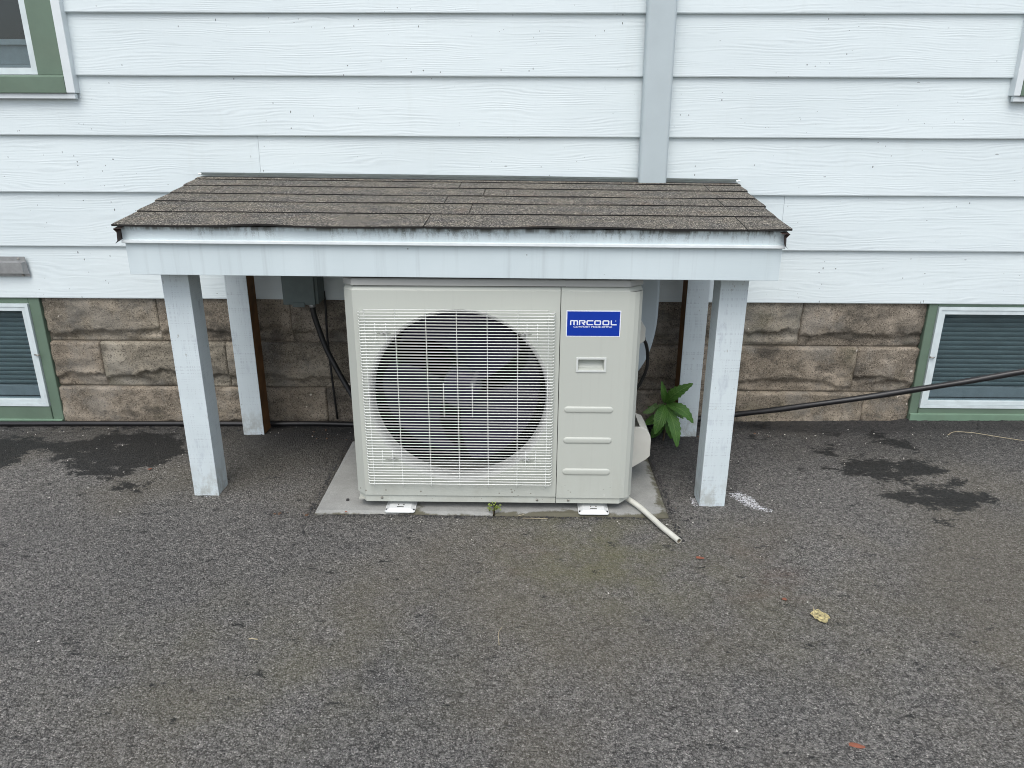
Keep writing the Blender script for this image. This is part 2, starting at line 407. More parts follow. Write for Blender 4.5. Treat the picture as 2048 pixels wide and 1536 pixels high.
def catmull(pts, n=8):
    P = [Vector(p) for p in pts]; P = [2 * P[0] - P[1]] + P + [2 * P[-1] - P[-2]]; out = []
    for i in range(1, len(P) - 2):
        for k in range(n):
            t = k / n; a, b, c, d = P[i - 1:i + 3]
            out.append(.5 * ((2 * b) + (c - a) * t + (2 * a - 5 * b + 4 * c - d) * t * t + (3 * b - a - 3 * c + d) * t ** 3))
    out.append(P[-2]); return out
def tube_geo(path, r, seg=8, caps=True, twist=0, prof=None):
    P = [Vector(p) for p in path]; vs = []; fs = []
    t0 = (P[1] - P[0]).normalized(); nrm = t0.orthogonal().normalized()
    for i, p in enumerate(P):
        t = (P[min(i + 1, len(P) - 1)] - P[max(i - 1, 0)]).normalized()
        nrm = (nrm - t * nrm.dot(t)).normalized(); bi = t.cross(nrm)
        rr = r[i] if isinstance(r, (list, tuple)) else r
        for k in range(seg):
            a = 2 * math.pi * k / seg + twist * i; q = rr * (prof(k, i) if prof else 1)
            vs.append(p + (nrm * math.cos(a) + bi * math.sin(a)) * q)
    for i in range(len(P) - 1):
        for k in range(seg):
            k2 = (k + 1) % seg; fs.append((i * seg + k, i * seg + k2, (i + 1) * seg + k2, (i + 1) * seg + k))
    if caps:
        fs.append(tuple(range(seg - 1, -1, -1))); fs.append(tuple((len(P) - 1) * seg + k for k in range(seg)))
    return vs, fs
def tube(name, path, r, mat, parent=None, seg=8, caps=True, label=None, **kw):
    vs, fs = tube_geo(path, r, seg, caps, **kw)
    return mk(name, vs, fs, mat, parent, smooth=True, label=label)

# ------------------------------------------------------------------ ground: one asphalt sheet, dense where seen
WET = [[(-1.791, .576), (-1.658, .667), (-1.411, .685), (-1.307, .551), (-1.254, .436), (-1.337, .358), (-1.384, .295), (-1.396, .244), (-1.43, .224), (-1.573, .24), (-1.663, .32), (-1.736, .382), (-1.786, .37), (-1.75, .436), (-1.824, .457), (-1.9, .433), (-1.901, .389), (-1.865, .346), (-1.929, .303), (-2.012, .291), (-2.4, .30), (-2.45, .59), (-2.22, .591), (-2.122, .593), (-2.013, .62), (-1.901, .561)],
       [(-1.406, .186), (-1.367, .196), (-1.306, .169), (-1.318, .132), (-1.352, .131)],
       [(1.411, .462), (1.515, .459), (1.603, .444), (1.714, .458), (1.724, .403), (1.729, .351), (1.694, .309), (1.602, .297), (1.533, .266), (1.483, .284), (1.405, .313), (1.317, .341), (1.282, .372), (1.352, .384), (1.388, .428)],
       [(1.412, .205), (1.457, .178), (1.527, .189), (1.612, .228), (1.696, .221), (1.742, .184), (1.794, .14), (1.786, .113), (1.733, .094), (1.65, .049), (1.624, .032), (1.558, .039), (1.508, .063), (1.453, .123), (1.409, .149)],
       [(1.306, .54), (1.375, .553), (1.396, .495), (1.373, .461), (1.324, .482)],
       [(1.603, .72), (1.663, .682), (1.705, .609), (1.72, .537), (1.676, .548), (1.624, .595), (1.585, .643)],
       [(1.491, -.02), (1.555, -.043), (1.529, -.055), (1.497, -.04)],
       [(1.715, .325), (1.762, .31), (1.741, .231), (1.707, .25)]]
def sdist(X, Y, poly):
    d = np.full(X.shape, 1e9); ins = np.zeros(X.shape, bool); n = len(poly)
    for i in range(n):
        ax, ay = poly[i]; bx, by = poly[(i + 1) % n]; ex, ey = bx - ax, by - ay
        t = np.clip(((X - ax) * ex + (Y - ay) * ey) / (ex * ex + ey * ey), 0, 1)
        d = np.minimum(d, np.hypot(X - ax - t * ex, Y - ay - t * ey))
        c = ((ay > Y) != (by > Y)); xi = ax + (Y - ay) * ex / (ey if abs(ey) > 1e-9 else 1e-9)
        ins ^= c & (X < xi)
    return np.where(ins, d, -d)
def hash2(ix, iy, s):
    h = (ix.astype(np.int64) * 374761393 + iy.astype(np.int64) * 668265263 + s * 1442695041) & 0x7fffffff
    h = ((h ^ (h >> 13)) * 1274126177) & 0x7fffffff
    return ((h ^ (h >> 16)) & 0xffff) / 65535.0
def vnoise(X, Y, f, s):
    x, y = X * f, Y * f; ix, iy = np.floor(x), np.floor(y); fx, fy = x - ix, y - iy
    fx = fx * fx * (3 - 2 * fx); fy = fy * fy * (3 - 2 * fy)
    a = hash2(ix, iy, s); b = hash2(ix + 1, iy, s); c = hash2(ix, iy + 1, s); d = hash2(ix + 1, iy + 1, s)
    return (a * (1 - fx) + b * fx) * (1 - fy) + (c * (1 - fx) + d * fx) * fy
def worley(X, Y, f, s):
    x, y = X * f, Y * f; ix, iy = np.floor(x), np.floor(y); d = np.full(X.shape, 9.0)
    for dx in (-1, 0, 1):
        for dy in (-1, 0, 1):
            cx, cy = ix + dx, iy + dy
            d = np.minimum(d, np.hypot(cx + hash2(cx, cy, s) - x, cy + hash2(cx, cy, s + 9) - y))
    return d
def sstep(x, a, b):
    t = np.clip((x - a) / (b - a), 0, 1); return t * t * (3 - 2 * t)
def ground_h(X, Y):
    h = .003 * (vnoise(X, Y, 1.7, 3) - .5) + .003 * (vnoise(X, Y, 6, 4) - .5)
    wall = sstep(Y, .45, .82)
    h = h + wall * (.0105 * np.clip(X, -2.4, 2.6) + .004)
    h = h + .012 * sstep(X, 1.72, 1.82) * sstep(Y, .72, .80)
    return h
def gz(x, y):
    return float(ground_h(np.array([x]), np.array([y]))[0])
PX0, PX1, PY0, PY1 = -.616, .600, -.028, .585      # the two pavers
def build_ground():
    step = .0062
    xs = np.concatenate([[-45, -20, -9, -5, -3.5], np.arange(-2.75, 2.75, step), [3.5, 5, 9, 20, 45]])
    ys = np.concatenate([[-45, -20, -9, -5, -3, -2.2, -1.7], np.arange(-1.35, .86, step), [.95, 1.5, 5, 20, 45]])
    X, Y = np.meshgrid(xs, ys)
    m = (np.abs(X) < 2.76) & (Y > -1.36) & (Y < .87)
    h = ground_h(X, Y)
    st = (1 - worley(X, Y, 90, 5)) * .0016 + (vnoise(X, Y, 38, 8) - .5) * .0020 + (vnoise(X, Y, 100, 18) - .5) * .0022
    h = h + np.where(m, st, 0)
    # the asphalt is laid against the pavers and dips below them
    inx = sstep(X, PX0 - .004, PX0 + .012) * (1 - sstep(X, PX1 - .012, PX1 + .004)); iny = sstep(Y, PY0 + .002 - .012 * vnoise(X, Y, 16, 31), PY0 + .02) * (1 - sstep(Y, PY1 - .02, PY1))
    ins = inx * iny; h = h * (1 - ins) + ins * (-.03)
    d_edge = np.maximum(np.maximum(PX0 - X, X - PX1), np.maximum(PY0 - Y, Y - PY1))
    rim = np.clip(1 - np.abs(d_edge) / .05, 0, 1) * (1 - ins)
    h = h + rim * .004 * vnoise(X, Y, 30, 12)
    wet = np.zeros(X.shape)
    for p in WET: wet = np.maximum(wet, np.clip(.5 + sdist(X, Y, p) / .085, 0, 1))
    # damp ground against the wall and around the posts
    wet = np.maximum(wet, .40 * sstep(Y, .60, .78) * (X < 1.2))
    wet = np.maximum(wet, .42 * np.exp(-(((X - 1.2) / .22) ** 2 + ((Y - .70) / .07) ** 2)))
    painted_shade = np.clip(sstep(Y, .28, .72) * .62 + .42 * sstep(Y, .0, .4) * sstep(X, -1.25, -.85) * (1 - sstep(X, .72, 1.0)) + .55 * sstep(Y, .66, .76) * sstep(X, .7, 1.2) + (vnoise(X, Y, 5, 41) - .5) * .3 * sstep(Y, .2, .5), 0, 1)  # asphalt darkened toward the wall, shade under the shelter roof painted in
    rust = 1.3 * np.exp(-(((X - .55) / .55) ** 2 + ((Y + .42) / .16) ** 2)) + .5 * np.exp(-(((X + .3) / .6) ** 2 + ((Y + .45) / .2) ** 2))
    moss = 1.5 * np.exp(-(((X - .34) / .26) ** 2 + ((Y + .28) / .24) ** 2)) + .55 * np.exp(-(((X + .5) / .5) ** 2 + ((Y + .75) / .3) ** 2)) + .5 * np.exp(-(((X - .15) / .5) ** 2 + ((Y + .04) / .05) ** 2)) + .35 * np.exp(-(((X - .9) / .4) ** 2 + ((Y + .6) / .3) ** 2))
    def gs(x, y, a, b, th=0):
        u = (X - x) * math.cos(th) + (Y - y) * math.sin(th); v = -(X - x) * math.sin(th) + (Y - y) * math.cos(th)
        return np.exp(-((u / a) ** 2 + (v / b) ** 2))
    paint = 1.7 * gs(.902, .112, .028, .045, .35) + .95 * gs(.938, .045, .055, .020, -.6) + .55 * gs(.862, .14, .035, .03) + .9 * gs(.712, .095, .008, .035) + .45 * gs(.705, .09, .02, .05)
    paint = paint + .6 * gs(-1.035, .088, .05, .006) + .5 * gs(-.985, .175, .012, .012)
    n, mm = X.shape[1], X.shape[0]
    co = np.stack([X, Y, h], -1).reshape(-1, 3).astype(np.float32)
    i = np.arange((mm - 1) * (n - 1)); r_ = i // (n - 1); c_ = i % (n - 1); a = r_ * n + c_
    q = np.stack([a, a + 1, a + 1 + n, a + n], -1).astype(np.int32)
    me = bpy.data.meshes.new('ground'); me.vertices.add(len(co)); me.vertices.foreach_set('co', co.ravel())
    me.loops.add(q.size); me.loops.foreach_set('vertex_index', q.ravel())
    me.polygons.add(len(q)); me.polygons.foreach_set('loop_start', np.arange(0, q.size, 4, dtype=np.int32)); me.polygons.foreach_set('loop_total', np.full(len(q), 4, np.int32))
    me.update(calc_edges=True); me.validate()
    me.polygons.foreach_set('use_smooth', np.ones(len(q), bool))
    for k, arr in (('wet', wet), ('moss', moss), ('paint', paint), ('rim', rim), ('painted_shade', painted_shade), ('rust', rust)):
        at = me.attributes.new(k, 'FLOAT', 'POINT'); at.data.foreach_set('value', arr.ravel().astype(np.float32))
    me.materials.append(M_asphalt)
    o = place('ground', me); o['kind'] = 'structure'; o['label'] = 'dark grey asphalt driveway with damp patches'
    return o
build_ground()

# ------------------------------------------------------------------ the house wall
house = thing('house', 'white clapboard house wall with green trimmed windows on a rough block foundation', 'house', (0, .95, 0))
box('wall_core', -4.7, 4.7, .895, 1.05, -.1, 2.75, M_dark, house)
s_ = .21925; Z0 = .5585
def plank(x0, x1, z0, seed):
    """one course: face leans, the bottom lip folds back"""
    n = max(2, int((x1 - x0) / .09)); rng = random.Random(seed); vs = []; fs = []
    prof = [(.840, .004), (.803, 0.0), (.7985, .0008), (.797, .004), (.8035, .10), (.8115, s_ + .006), (.830, s_ + .008)]
    for i in range(n + 1):
        x = x0 + (x1 - x0) * i / n
        wz = .0014 * mnoise.noise(Vector((x * 1.3, seed * 3.1, 0))); wy = .0016 * mnoise.noise(Vector((x * 2.1, seed * 7.7, 5)))
        for (y, dz) in prof:
            k = 1 if dz < .11 else 0
            vs.append((x, y + wy * k, z0 + dz + wz))
    m = len(prof)
    for i in range(n):
        for j in range(m - 1): fs.append((i * m + j, (i + 1) * m + j, (i + 1) * m + j + 1, i * m + j + 1))
    fs.append(tuple(range(m))); fs.append(tuple(n * m + j for j in range(m - 1, -1, -1)))
    return mk('siding_plank', vs, fs, M_siding, house, origin=((x0 + x1) / 2, .797, z0), fix=False)
WLX, WRX = -1.6365, 1.947       # outer edges of the upper windows' side channels
g = .0006
rows = {0: [(-4.7, -.30), (-.30, 4.7)], 1: [(-4.7, 1.1443 - g), (1.1443 + g, 4.7)], 2: [(-4.7, -.9605 - g), (-.9605 + g, 4.7)],
        3: [(-4.7, .62), (.62, 4.7)], 4: [(WLX, .60), (.60 + g, WRX)], 5: [(WLX, .62), (.62 + g, WRX)], 6: [(WLX, 1.3), (1.3 + g, WRX)], 7: [(WLX, .2), (.2 + g, WRX)], 8: [(-4.7, -.6), (-.6 + g, 4.7)], 9: [(-4.7, 1.0), (1.0 + g, 4.7)]}
for k, segs in rows.items():
    for j, (a, b) in enumerate(segs): plank(a, b, Z0 + k * s_, k * 5 + j)
for k in (4, 5, 6, 7):
    plank(-4.7, -2.78, Z0 + k * s_, 60 + k); plank(3.06, 4.7, Z0 + k * s_, 70 + k)

# foundation: rough faced blocks with recessed joints
box('mortar_bed', -1.985, 1.80, .8345, .894, -.1, .60, M_mortar, house)
box('mortar_bed', -4.7, -2.86, .8345, .894, -.1, .60, M_mortar, house)
box('mortar_bed', 2.75, 4.7, .8345, .894, -.1, .60, M_mortar, house)
def rough_block(x0, x1, z0, z1, seed, ragged_l=0, ragged_r=0):
    w_, h_ = x1 - x0, z1 - z0; nx = max(6, int(w_ / .0075)); nz = max(6, int(h_ / .0065)); vs = []; fs = []
    for j in range(nz + 1):
        for i in range(nx + 1):
            u, v = i / nx, j / nz; x = x0 + w_ * u; z = z0 + h_ * v
            e = min(min(u, 1 - u) * w_, min(v, 1 - v) * h_)
            rise = min(1, min(v, 1 - v) * h_ / .006) ** .7 * (.80 + .20 * min(1, min(u, 1 - u) * w_ / .010))
            p = Vector((x * 5 + seed * 13.1, z * 7, seed * 2.7))
            big = mnoise.fractal(p, 1.0, 2.0, 3); med = mnoise.fractal(p * 4.3, .8, 2.0, 4)
            brk = .25 + .22 * mnoise.noise(Vector((x * 4.3, seed * 3.7, 1))) + .11 * abs(mnoise.noise(Vector((x * 15, seed * 1.7, 4)))) + .03 * mnoise.noise(Vector((x * 45, seed, 8)))
            under = max(0, min(1, (brk - v) / .10)) ** .7      # the broken lower edge turns back under the face
            chip = max(0, mnoise.noise(Vector((x * 5.5 + seed, z * 6.5, seed * 1.9))) - .33)
            d = .0095 + rise * (.0205 + .007 * big + .0035 * med - .027 * under * (.7 + .6 * mnoise.noise(Vector((x * 9, z * 30, seed)))) - .02 * chip * (1 + med))
            d = max(d, .0088 + .0012 * med)
            xe = x + (ragged_l * (1 - u) + ragged_r * u) * .010 * mnoise.noise(Vector((z * 22, seed * 5, 2)))
            vs.append((xe, .842 - d, z))
    for j in range(nz):
        for i in range(nx): a = j * (nx + 1) + i; fs.append((a, a + 1, a + nx + 2, a + nx + 1))
    n0 = len(vs)      # skirt back into the mortar
    ring = [i for i in range(nx + 1)] + [j * (nx + 1) + nx for j in range(1, nz + 1)] + [nz * (nx + 1) + i for i in range(nx - 1, -1, -1)] + [j * (nx + 1) for j in range(nz - 1, 0, -1)]
    for k in ring: vs.append((vs[k][0], .86, vs[k][2]))
    L_ = len(ring)
    for k in range(L_): fs.append((ring[k], n0 + k, n0 + (k + 1) % L_, ring[(k + 1) % L_]))
    mk('foundation_block', vs, fs, M_block, house, smooth=True, fix=False)
jj = .0014
zr = [(-.09, .153), (.153, .362), (.362, .590)]
cuts = [[-1.975, -1.37, -.775, -.17, .43, 1.04, 1.60, 1.803], [-1.972, -1.752, -1.20, -.62, -.02, .56, 1.02, 1.54, 1.803], [-1.968, -1.475, -.90, -.30, .30, .86, 1.28, 1.803]]
for r_i, (z0, z1) in enumerate(zr):
    c = cuts[r_i]
    for i in range(len(c) - 1):
        rough_block(c[i] + jj, c[i + 1] - jj, z0 + jj, z1 - jj, r_i * 20 + i + 1, 1 if i == 0 else 0, 1 if i == len(c) - 2 else 0)
    sh_ = .2 * (r_i % 2); oc = [2.76, 3.15 + sh_, 3.75 + sh_, 4.7]
    for i in range(3):
        rough_block(oc[i] + jj, oc[i + 1] - jj, z0 + jj, z1 - jj, r_i * 20 + 12 + i); rough_block(-oc[i + 1] - .11 + jj, -oc[i] - .11 - jj, z0 + jj, z1 - jj, r_i * 20 + 16 + i)

# ------------------------------------------------------------------ windows (parts of the house)
def frame_ring(name, x0, x1, z0, z1, w_, y0, y1, mat, parent, wb=None, bev=.0015, label=None):
    """mitred rectangular frame, one mesh; w_ width, wb bottom width"""
    wb = wb or w_
    o_ = [(x0, z0), (x1, z0), (x1, z1), (x0, z1)]; i_ = [(x0 + w_, z0 + wb), (x1 - w_, z0 + wb), (x1 - w_, z1 - w_), (x0 + w_, z1 - w_)]
    vs = []; fs = []
    for k in range(4):
        k2 = (k + 1) % 4; e = .0006; b0 = len(vs)
        a, b, c, d = o_[k], o_[k2], i_[k2], i_[k]
        for y in (y0, y1):
            for p in (a, b, c, d): vs.append((p[0], y, p[1]))
        fs += [(b0, b0 + 1, b0 + 2, b0 + 3), (b0 + 7, b0 + 6, b0 + 5, b0 + 4), (b0, b0 + 4, b0 + 5, b0 + 1), (b0 + 2, b0 + 6, b0 + 7, b0 + 3)]
    return mk(name, vs, fs, mat, parent, label=label)

def basement_window(x0, x1, zb, zt, sill0, side, fx0, fx1, fz0, fz1, latchx):
    # casing (the window object): green boards round the opening
    P = []; F = []
    def add(xa, xb, ya, yb, za, zb_):
        b0 = len(P); P.extend([(xa, ya, za), (xb, ya, za), (xb, yb, za), (xa, yb, za), (xa, ya, zb_), (xb, ya, zb_), (xb, yb, zb_), (xa, yb, zb_)])
        F.extend([tuple(b0 + i for i in f) for f in HF])
    add(x0, fx0 - .001, .806, .893, zb, zt); add(fx1 + .001, x1, .806, .893, zb, zt)
    add(fx0 - .001, fx1 + .001, .807, .893, fz1 + .001, zt)
    add(fx0 - .001, fx1 + .001, .800, .893, sill0, fz0 - .001)
    win = mk('window', P, F, M_green, house, label='basement window with white storm frame and closed grey blind')
    bevel_me(win.data, .002, 1)
    box('sill', min(x0, fx0) - .0, max(x1, fx1) + .0, .790, .8045, sill0 - .03, sill0 + .022, M_green2, win, .003)
    frame_ring('storm_frame', fx0, fx1, fz0, fz1, .013, .796, .828, M_alum, win)
    frame_ring('inner_frame', fx0 + .0145, fx1 - .0145, fz0 + .0145, fz1 - .0145, .016, .799, .828, M_alum, win)
    ix0, ix1, iz0, iz1 = fx0 + .029, fx1 - .029, fz0 + .029, fz1 - .029
    box('bottom_rail', ix0, ix1, .822, .845, iz0, iz0 + .058, M_sash, win, .002)
    box('gasket', ix0, ix1, .818, .8215, iz0 + .012, iz0 + .0145, M_dark, win)
    box('glass_pane', ix0 - .01, ix1 + .01, .8150, .8165, iz0 - .01, iz1 + .01, M_glass, win)
    # blind slats
    p = .0205; n = int((iz1 - iz0 - .058) / p) + 2
    me = None
    for k in range(n):
        z = iz0 + .058 + k * p + .008
        if me is None:
            L = (ix1 - ix0) / 2 + .01; vs = []; fs = []
            pr = [(-.0105, .0015), (-.006, .0002), (.0, -.0008), (.006, -.0002), (.0107, .0018)]
            for xx in (-L, L):
                for dz, dy in pr: vs.append((xx, dy + dz * -.25, dz))
            for j in range(4): fs.append((j, j + 5, j + 6, j + 1))
            me = mesh('blind_slat', vs, fs, M_slat, smooth=True)
        place('blind_slat', me, win, ((ix0 + ix1) / 2, .853, z))
    box('dark_backing', ix0 - .02, ix1 + .02, .874, .888, iz0 - .05, iz1 + .06, M_dark, win)  # dark panel behind the slats, standing in for the unlit room
    tube('latch', [(latchx, .790, (fz0 + fz1) / 2 + .01), (latchx + .016, .786, (fz0 + fz1) / 2 + .008), (latchx + .022, .792, (fz0 + fz1) / 2 + .008)], .0035, M_screwm, win, 6)
    for dz in (.03, .06, .0):
        pass
    return win
basement_window(-2.86, -1.972, -.04, .60, -.02, 'L', -2.78, -2.020, .064, .532, -2.030)
basement_window(1.803, 2.75, .0, .60, .045, 'R', 1.841, 2.68, .093, .545, 1.836)

def upper_window(x0, x1, jx0, jx1, sx0, sx1):
    """x0..x1 casing, channel outside it, storm sash sx0..sx1"""
    zt = 2.32
    P = []; F = []
    def add(xa, xb, ya, yb, za, zb_):
        b0 = len(P); P.extend([(xa, ya, za), (xb, ya, za), (xb, yb, za), (xa, yb, za), (xa, ya, zb_), (xb, ya, zb_), (xb, yb, zb_), (xa, yb, zb_)])
        F.extend([tuple(b0 + i for i in f) for f in HF])
    add(x0, sx0 - .001, .787, .893, 1.438, zt); add(sx1 + .001, x1, .787, .893, 1.438, zt); add(sx0 - .001, sx1 + .001, .787, .893, zt - .09, zt)
    win = mk('window', P, F, M_green, house, label='upper window with wide green casing and white storm sash')
    hexa('sill', [(x0, .770, 1.372), (x1, .770, 1.372), (x1, .86, 1.372), (x0, .86, 1.372), (x0, .770, 1.430), (x1, .770, 1.430), (x1, .786, 1.437), (x0, .786, 1.437)], M_green, win, .0015)
    box('sill_flange', jx0 + .006, jx1 - .006, .779, .796, 1.352, 1.3705, M_jchan, win, .001)
    for a, b in ((jx0, x0 - .0005), (x1 + .0005, jx1)):
        box('side_channel', a, b, .772, .812, 1.3725, zt + .03, M_jchan, win, .002)
    box('side_channel', x0, x1, .772, .812, zt + .001, zt + .03, M_jchan, win, .002)
    frame_ring('storm_frame', sx0, sx1, 1.4385, zt - .091, .024, .792, .826, M_alum, win)
    ix0, ix1 = sx0 + .024, sx1 - .024
    box('grey_rail', ix0, ix1, .832, .848, 1.462, 1.475, M_sash, win)
    box('screen_panel', ix0, ix1, .836, .846, 1.476, 1.545, plain('screen_grey', (.20, .23, .25), .6), win)
    box('meeting_rail', ix0, ix1, .828, .85, 1.546, 1.566, M_sash, win, .001)
    box('glass_pane', ix0 - .006, ix1 + .006, .8215, .823, 1.457, zt - .11, M_glass, win)
    box('curtain', ix0 - .03, ix1 + .03, .876, .885, 1.45, zt - .09, M_dark, win)
    return win
upper_window(-2.74, -1.6705, -2.775, -1.6365, -2.64, -1.777)
upper_window(1.973, 3.02, 1.947, 3.055, 2.07, 2.92)

# ------------------------------------------------------------------ sheet metal channel cover on the siding
ch = thing('metal_channel', 'galvanised metal channel screwed to the siding above the left basement window', 'channel', (-2.2, .797, .69))
L0, L1 = -2.75, -1.977
prof = [(.7945, .735), (.7925, .735), (.7925, .716), (.776, .712), (.776, .667), (.7925, .663), (.7925, .652), (.7945, .652)]
vs = [(L0, y, z) for y, z in prof] + [(L1 - (0 if k in (5, 6, 7) else .008) - (.008 if k in (3, 4) else 0), y, z) for k, (y, z) in enumerate(prof)]
fs = [(k, k + 1, k + 9, k + 8) for k in range(7)] + [tuple(range(8)), tuple(range(15, 7, -1))]
mk('cover', vs, fs, M_galv, ch)
for x, z in ((-2.012, .7265), (-2.005, .6575), (-2.45, .7265), (-2.44, .6575)):
    tube('screw', [(x, .7935, z), (x, .789, z), (x, .7875, z)], [.0046, .0046, .0028], M_screwm, ch, 8)

# ------------------------------------------------------------------ the lean-to shelter
sh = thing('shelter', 'low white lean-to shelter with brown shingle roof on four square posts', 'shelter', (-.14, .4, 0))
FL = Vector((-1.1373, -.027, .9750)); FR = Vector((.8718, -.065, .9750)); BL = Vector((-1.1891, .797, 1.0605)); BR = Vector((.9357, .797, 1.0435))
def roofp(s, t, dz=0): 
    p = FL.lerp(FR, s).lerp(BL.lerp(BR, s), t); return p + Vector((0, 0, dz))
PW = .089
# lumber: posts (bare inner faces on the back pair)
def post(x, y, bare, label=None):
    zt = .862
    fm = [0, 0, 0, 1 if bare == 'R' else 0, 1, 1 if bare == 'L' else 0]
    lx = .0
    o = hexa('post', [(x, y, -.02), (x + PW, y, -.02), (x + PW, y + PW, -.02), (x, y + PW, -.02), (x, y, zt), (x + PW, y, zt), (x + PW, y + PW, zt), (x, y + PW, zt)], [M_post, M_bare], sh, 0, label, fm)
    bevel_me(o.data, .0022, 2)
    return o
post(-1.0832, .0972, None, 'white painted front post at the left')
post(.7225, .0592, None, 'white painted front post at the right')
post(-1.1040, .6577, 'R', 'back post with brown unpainted inner face')
post(.751, .6577, 'L', 'back post with brown unpainted inner face')
# fascia board and drip edge (front)
def fy(x): return -.002 + (-.038) * (x + 1.13) / 1.999
hexa('fascia_board', [(-1.1283, fy(-1.128), .8237), (.869, fy(.869), .8241), (.869, fy(.869) + .019, .8241), (-1.1283, fy(-1.128) + .019, .8237), (-1.1283, fy(-1.128), .960), (.869, fy(.869), .960), (.869, fy(.869) + .019, .960), (-1.1283, fy(-1.128) + .019, .960)], M_fascia, sh, .0015)
vs = []; fs = []; n = 60
prof = [(-.0130, .9232), (-.0145, .9248), (-.0145, .9316), (-.0050, .9334), (-.0050, .9600), (-.0080, .9705), (-.006, .9735), (.04, .9755)]
for i in range(n + 1):
    x = -1.1315 + 2.004 * i / n; b = .0006 * math.sin(x * 9)
    for dy, z in prof: vs.append((x, fy(x) + dy + b, z))
for i in range(n):
    for j in range(len(prof) - 1): a = i * len(prof) + j; fs.append((a, a + len(prof), a + len(prof) + 1, a + 1))
fm = [(1 if j < 3 else 0) for i in range(n) for j in range(len(prof) - 1)]
o = mk('drip_edge', vs, fs, [M_drip, M_lip], sh, fm=fm, fix=False, origin=(0, -.02, .948))
# rake drip edges, side boards
for sx, sgn in ((0, -1), (1, 1)):
    vs = []; fs = []
    for i in range(13):
        t = -.012 + i / 12 * 1.0; p = roofp(sx, t, -.004)
        for dx, dz in ((-.02, .0), (.004, -.001), (-.006, -.012), (-.004, -.036), (.004, -.045)):
            vs.append((p.x + sgn * dx, p.y, p.z + dz))
    for i in range(12):
        for j in range(4): a = i * 5 + j; fs.append((a, a + 5, a + 6, a + 1))
    mk('rake_edge', vs, fs, M_rakemetal, sh, fix=False)
    x = -1.128 if sx == 0 else .850
    p0 = roofp(sx, .06); p1 = roofp(sx, .97); y0 = fy(x) + .0195
    hexa('side_board', [(x, y0, .825), (x + .019, y0, .825), (x + .019, .79, .875), (x, .79, .875), (x, y0, p0.z - .018), (x + .019, y0, p0.z - .018), (x + .019, .79, p1.z - .018), (x, .79, p1.z - .018)], M_fascia, sh, .001)
# deck, rafters, ledger
q = [roofp(.008, .055, -.0165), roofp(.992, .055, -.0165), roofp(.992, .995, -.0165), roofp(.008, .995, -.0165)]
hexa('roof_deck', [tuple(p) for p in q] + [tuple(p + Vector((0, 0, .011))) for p in q], M_ply, sh)
for k in range(5):
    x = -1.08 + k * .465; s0 = (x + 1.18) / 2.1
    a = roofp(s0, .09, -.0175); b = roofp(s0, .95, -.0175)
    hexa('rafter', [(x, a.y, a.z - .085), (x + .038, a.y, a.z - .085), (x + .038, b.y, b.z - .085), (x, b.y, b.z - .085), (x, a.y, a.z), (x + .038, a.y, a.z), (x + .038, b.y, b.z), (x, b.y, b.z)], M_ply, sh)
# shingles
T = [0, .224, .418, .581, .757, .912, 1.0]
J = [[.465, .9405], [.050, .525], [.478, .937], [.066, .538, ], [.49, .937], [.36, .785]]
def shingle(s0, s1, t0, t1, row, seed):
    n = max(3, int((s1 - s0) * 70)); vs = []; fs = []; m = 6
    top = min(1.0, t1 + .05)
    for i in range(n + 1):
        s = s0 + (s1 - s0) * i / n; x = s * 9 + row * 17.3
        jag = .0035 * mnoise.noise(Vector((x * 1.1, row, 0))) + .0008 * mnoise.noise(Vector((x * 14, row, 4)))
        lift = .0052 + .0026 * (mnoise.noise(Vector((x * .8, row * 4, 9))) + .4)
        if row == 0: lift += .004 * max(0, mnoise.noise(Vector((s * 7.3 + 2.1, 3, 3)))) + .006 * math.exp(-((s - .65) / .045) ** 2) + .004 * math.exp(-((s - .22) / .04) ** 2)
        lift = max(lift, .0045)
        tf = t0 + jag / .74
        a = roofp(s, tf, lift); vs.append(a - Vector((0, 0, .0058))); vs.append(a); vs.append(roofp(s, tf + .035, .0058 + (lift - .005) * .55)); 
        vs.append(roofp(s, tf * .5 + top * .5, .0042)); vs.append(roofp(s, top, .0018)); vs.append(roofp(s, top, -.0005))
    for i in range(n):
        for j in range(m - 1): a = i * m + j; fs.append((a, a + m, a + m + 1, a + 1))
        fs.append((i * m + m - 1, (i + 1) * m + m - 1, (i + 1) * m, i * m))
    fs.append(tuple(range(m))); fs.append(tuple(n * m + j for j in range(m - 1, -1, -1)))
    fm = ([1] + [0] * (m - 1)) * n + [1, 1]
    mk('shingle', vs, fs, [M_shingle, M_cut], sh, fm=fm)
for r_i in range(6):
    off = [-.0055, -.0045, -.006, -.0045, -.006, -.005][r_i]; off2 = [.0055, .0035, .006, .003, .0042, .0045][r_i]
    c = [off] + J[r_i] + [1 + off2]
    for i in range(len(c) - 1): shingle(c[i] + (0 if i == 0 else .0007), c[i + 1] - (0 if i == len(c) - 2 else .0007), T[r_i], T[r_i + 1], r_i, r_i * 4 + i)
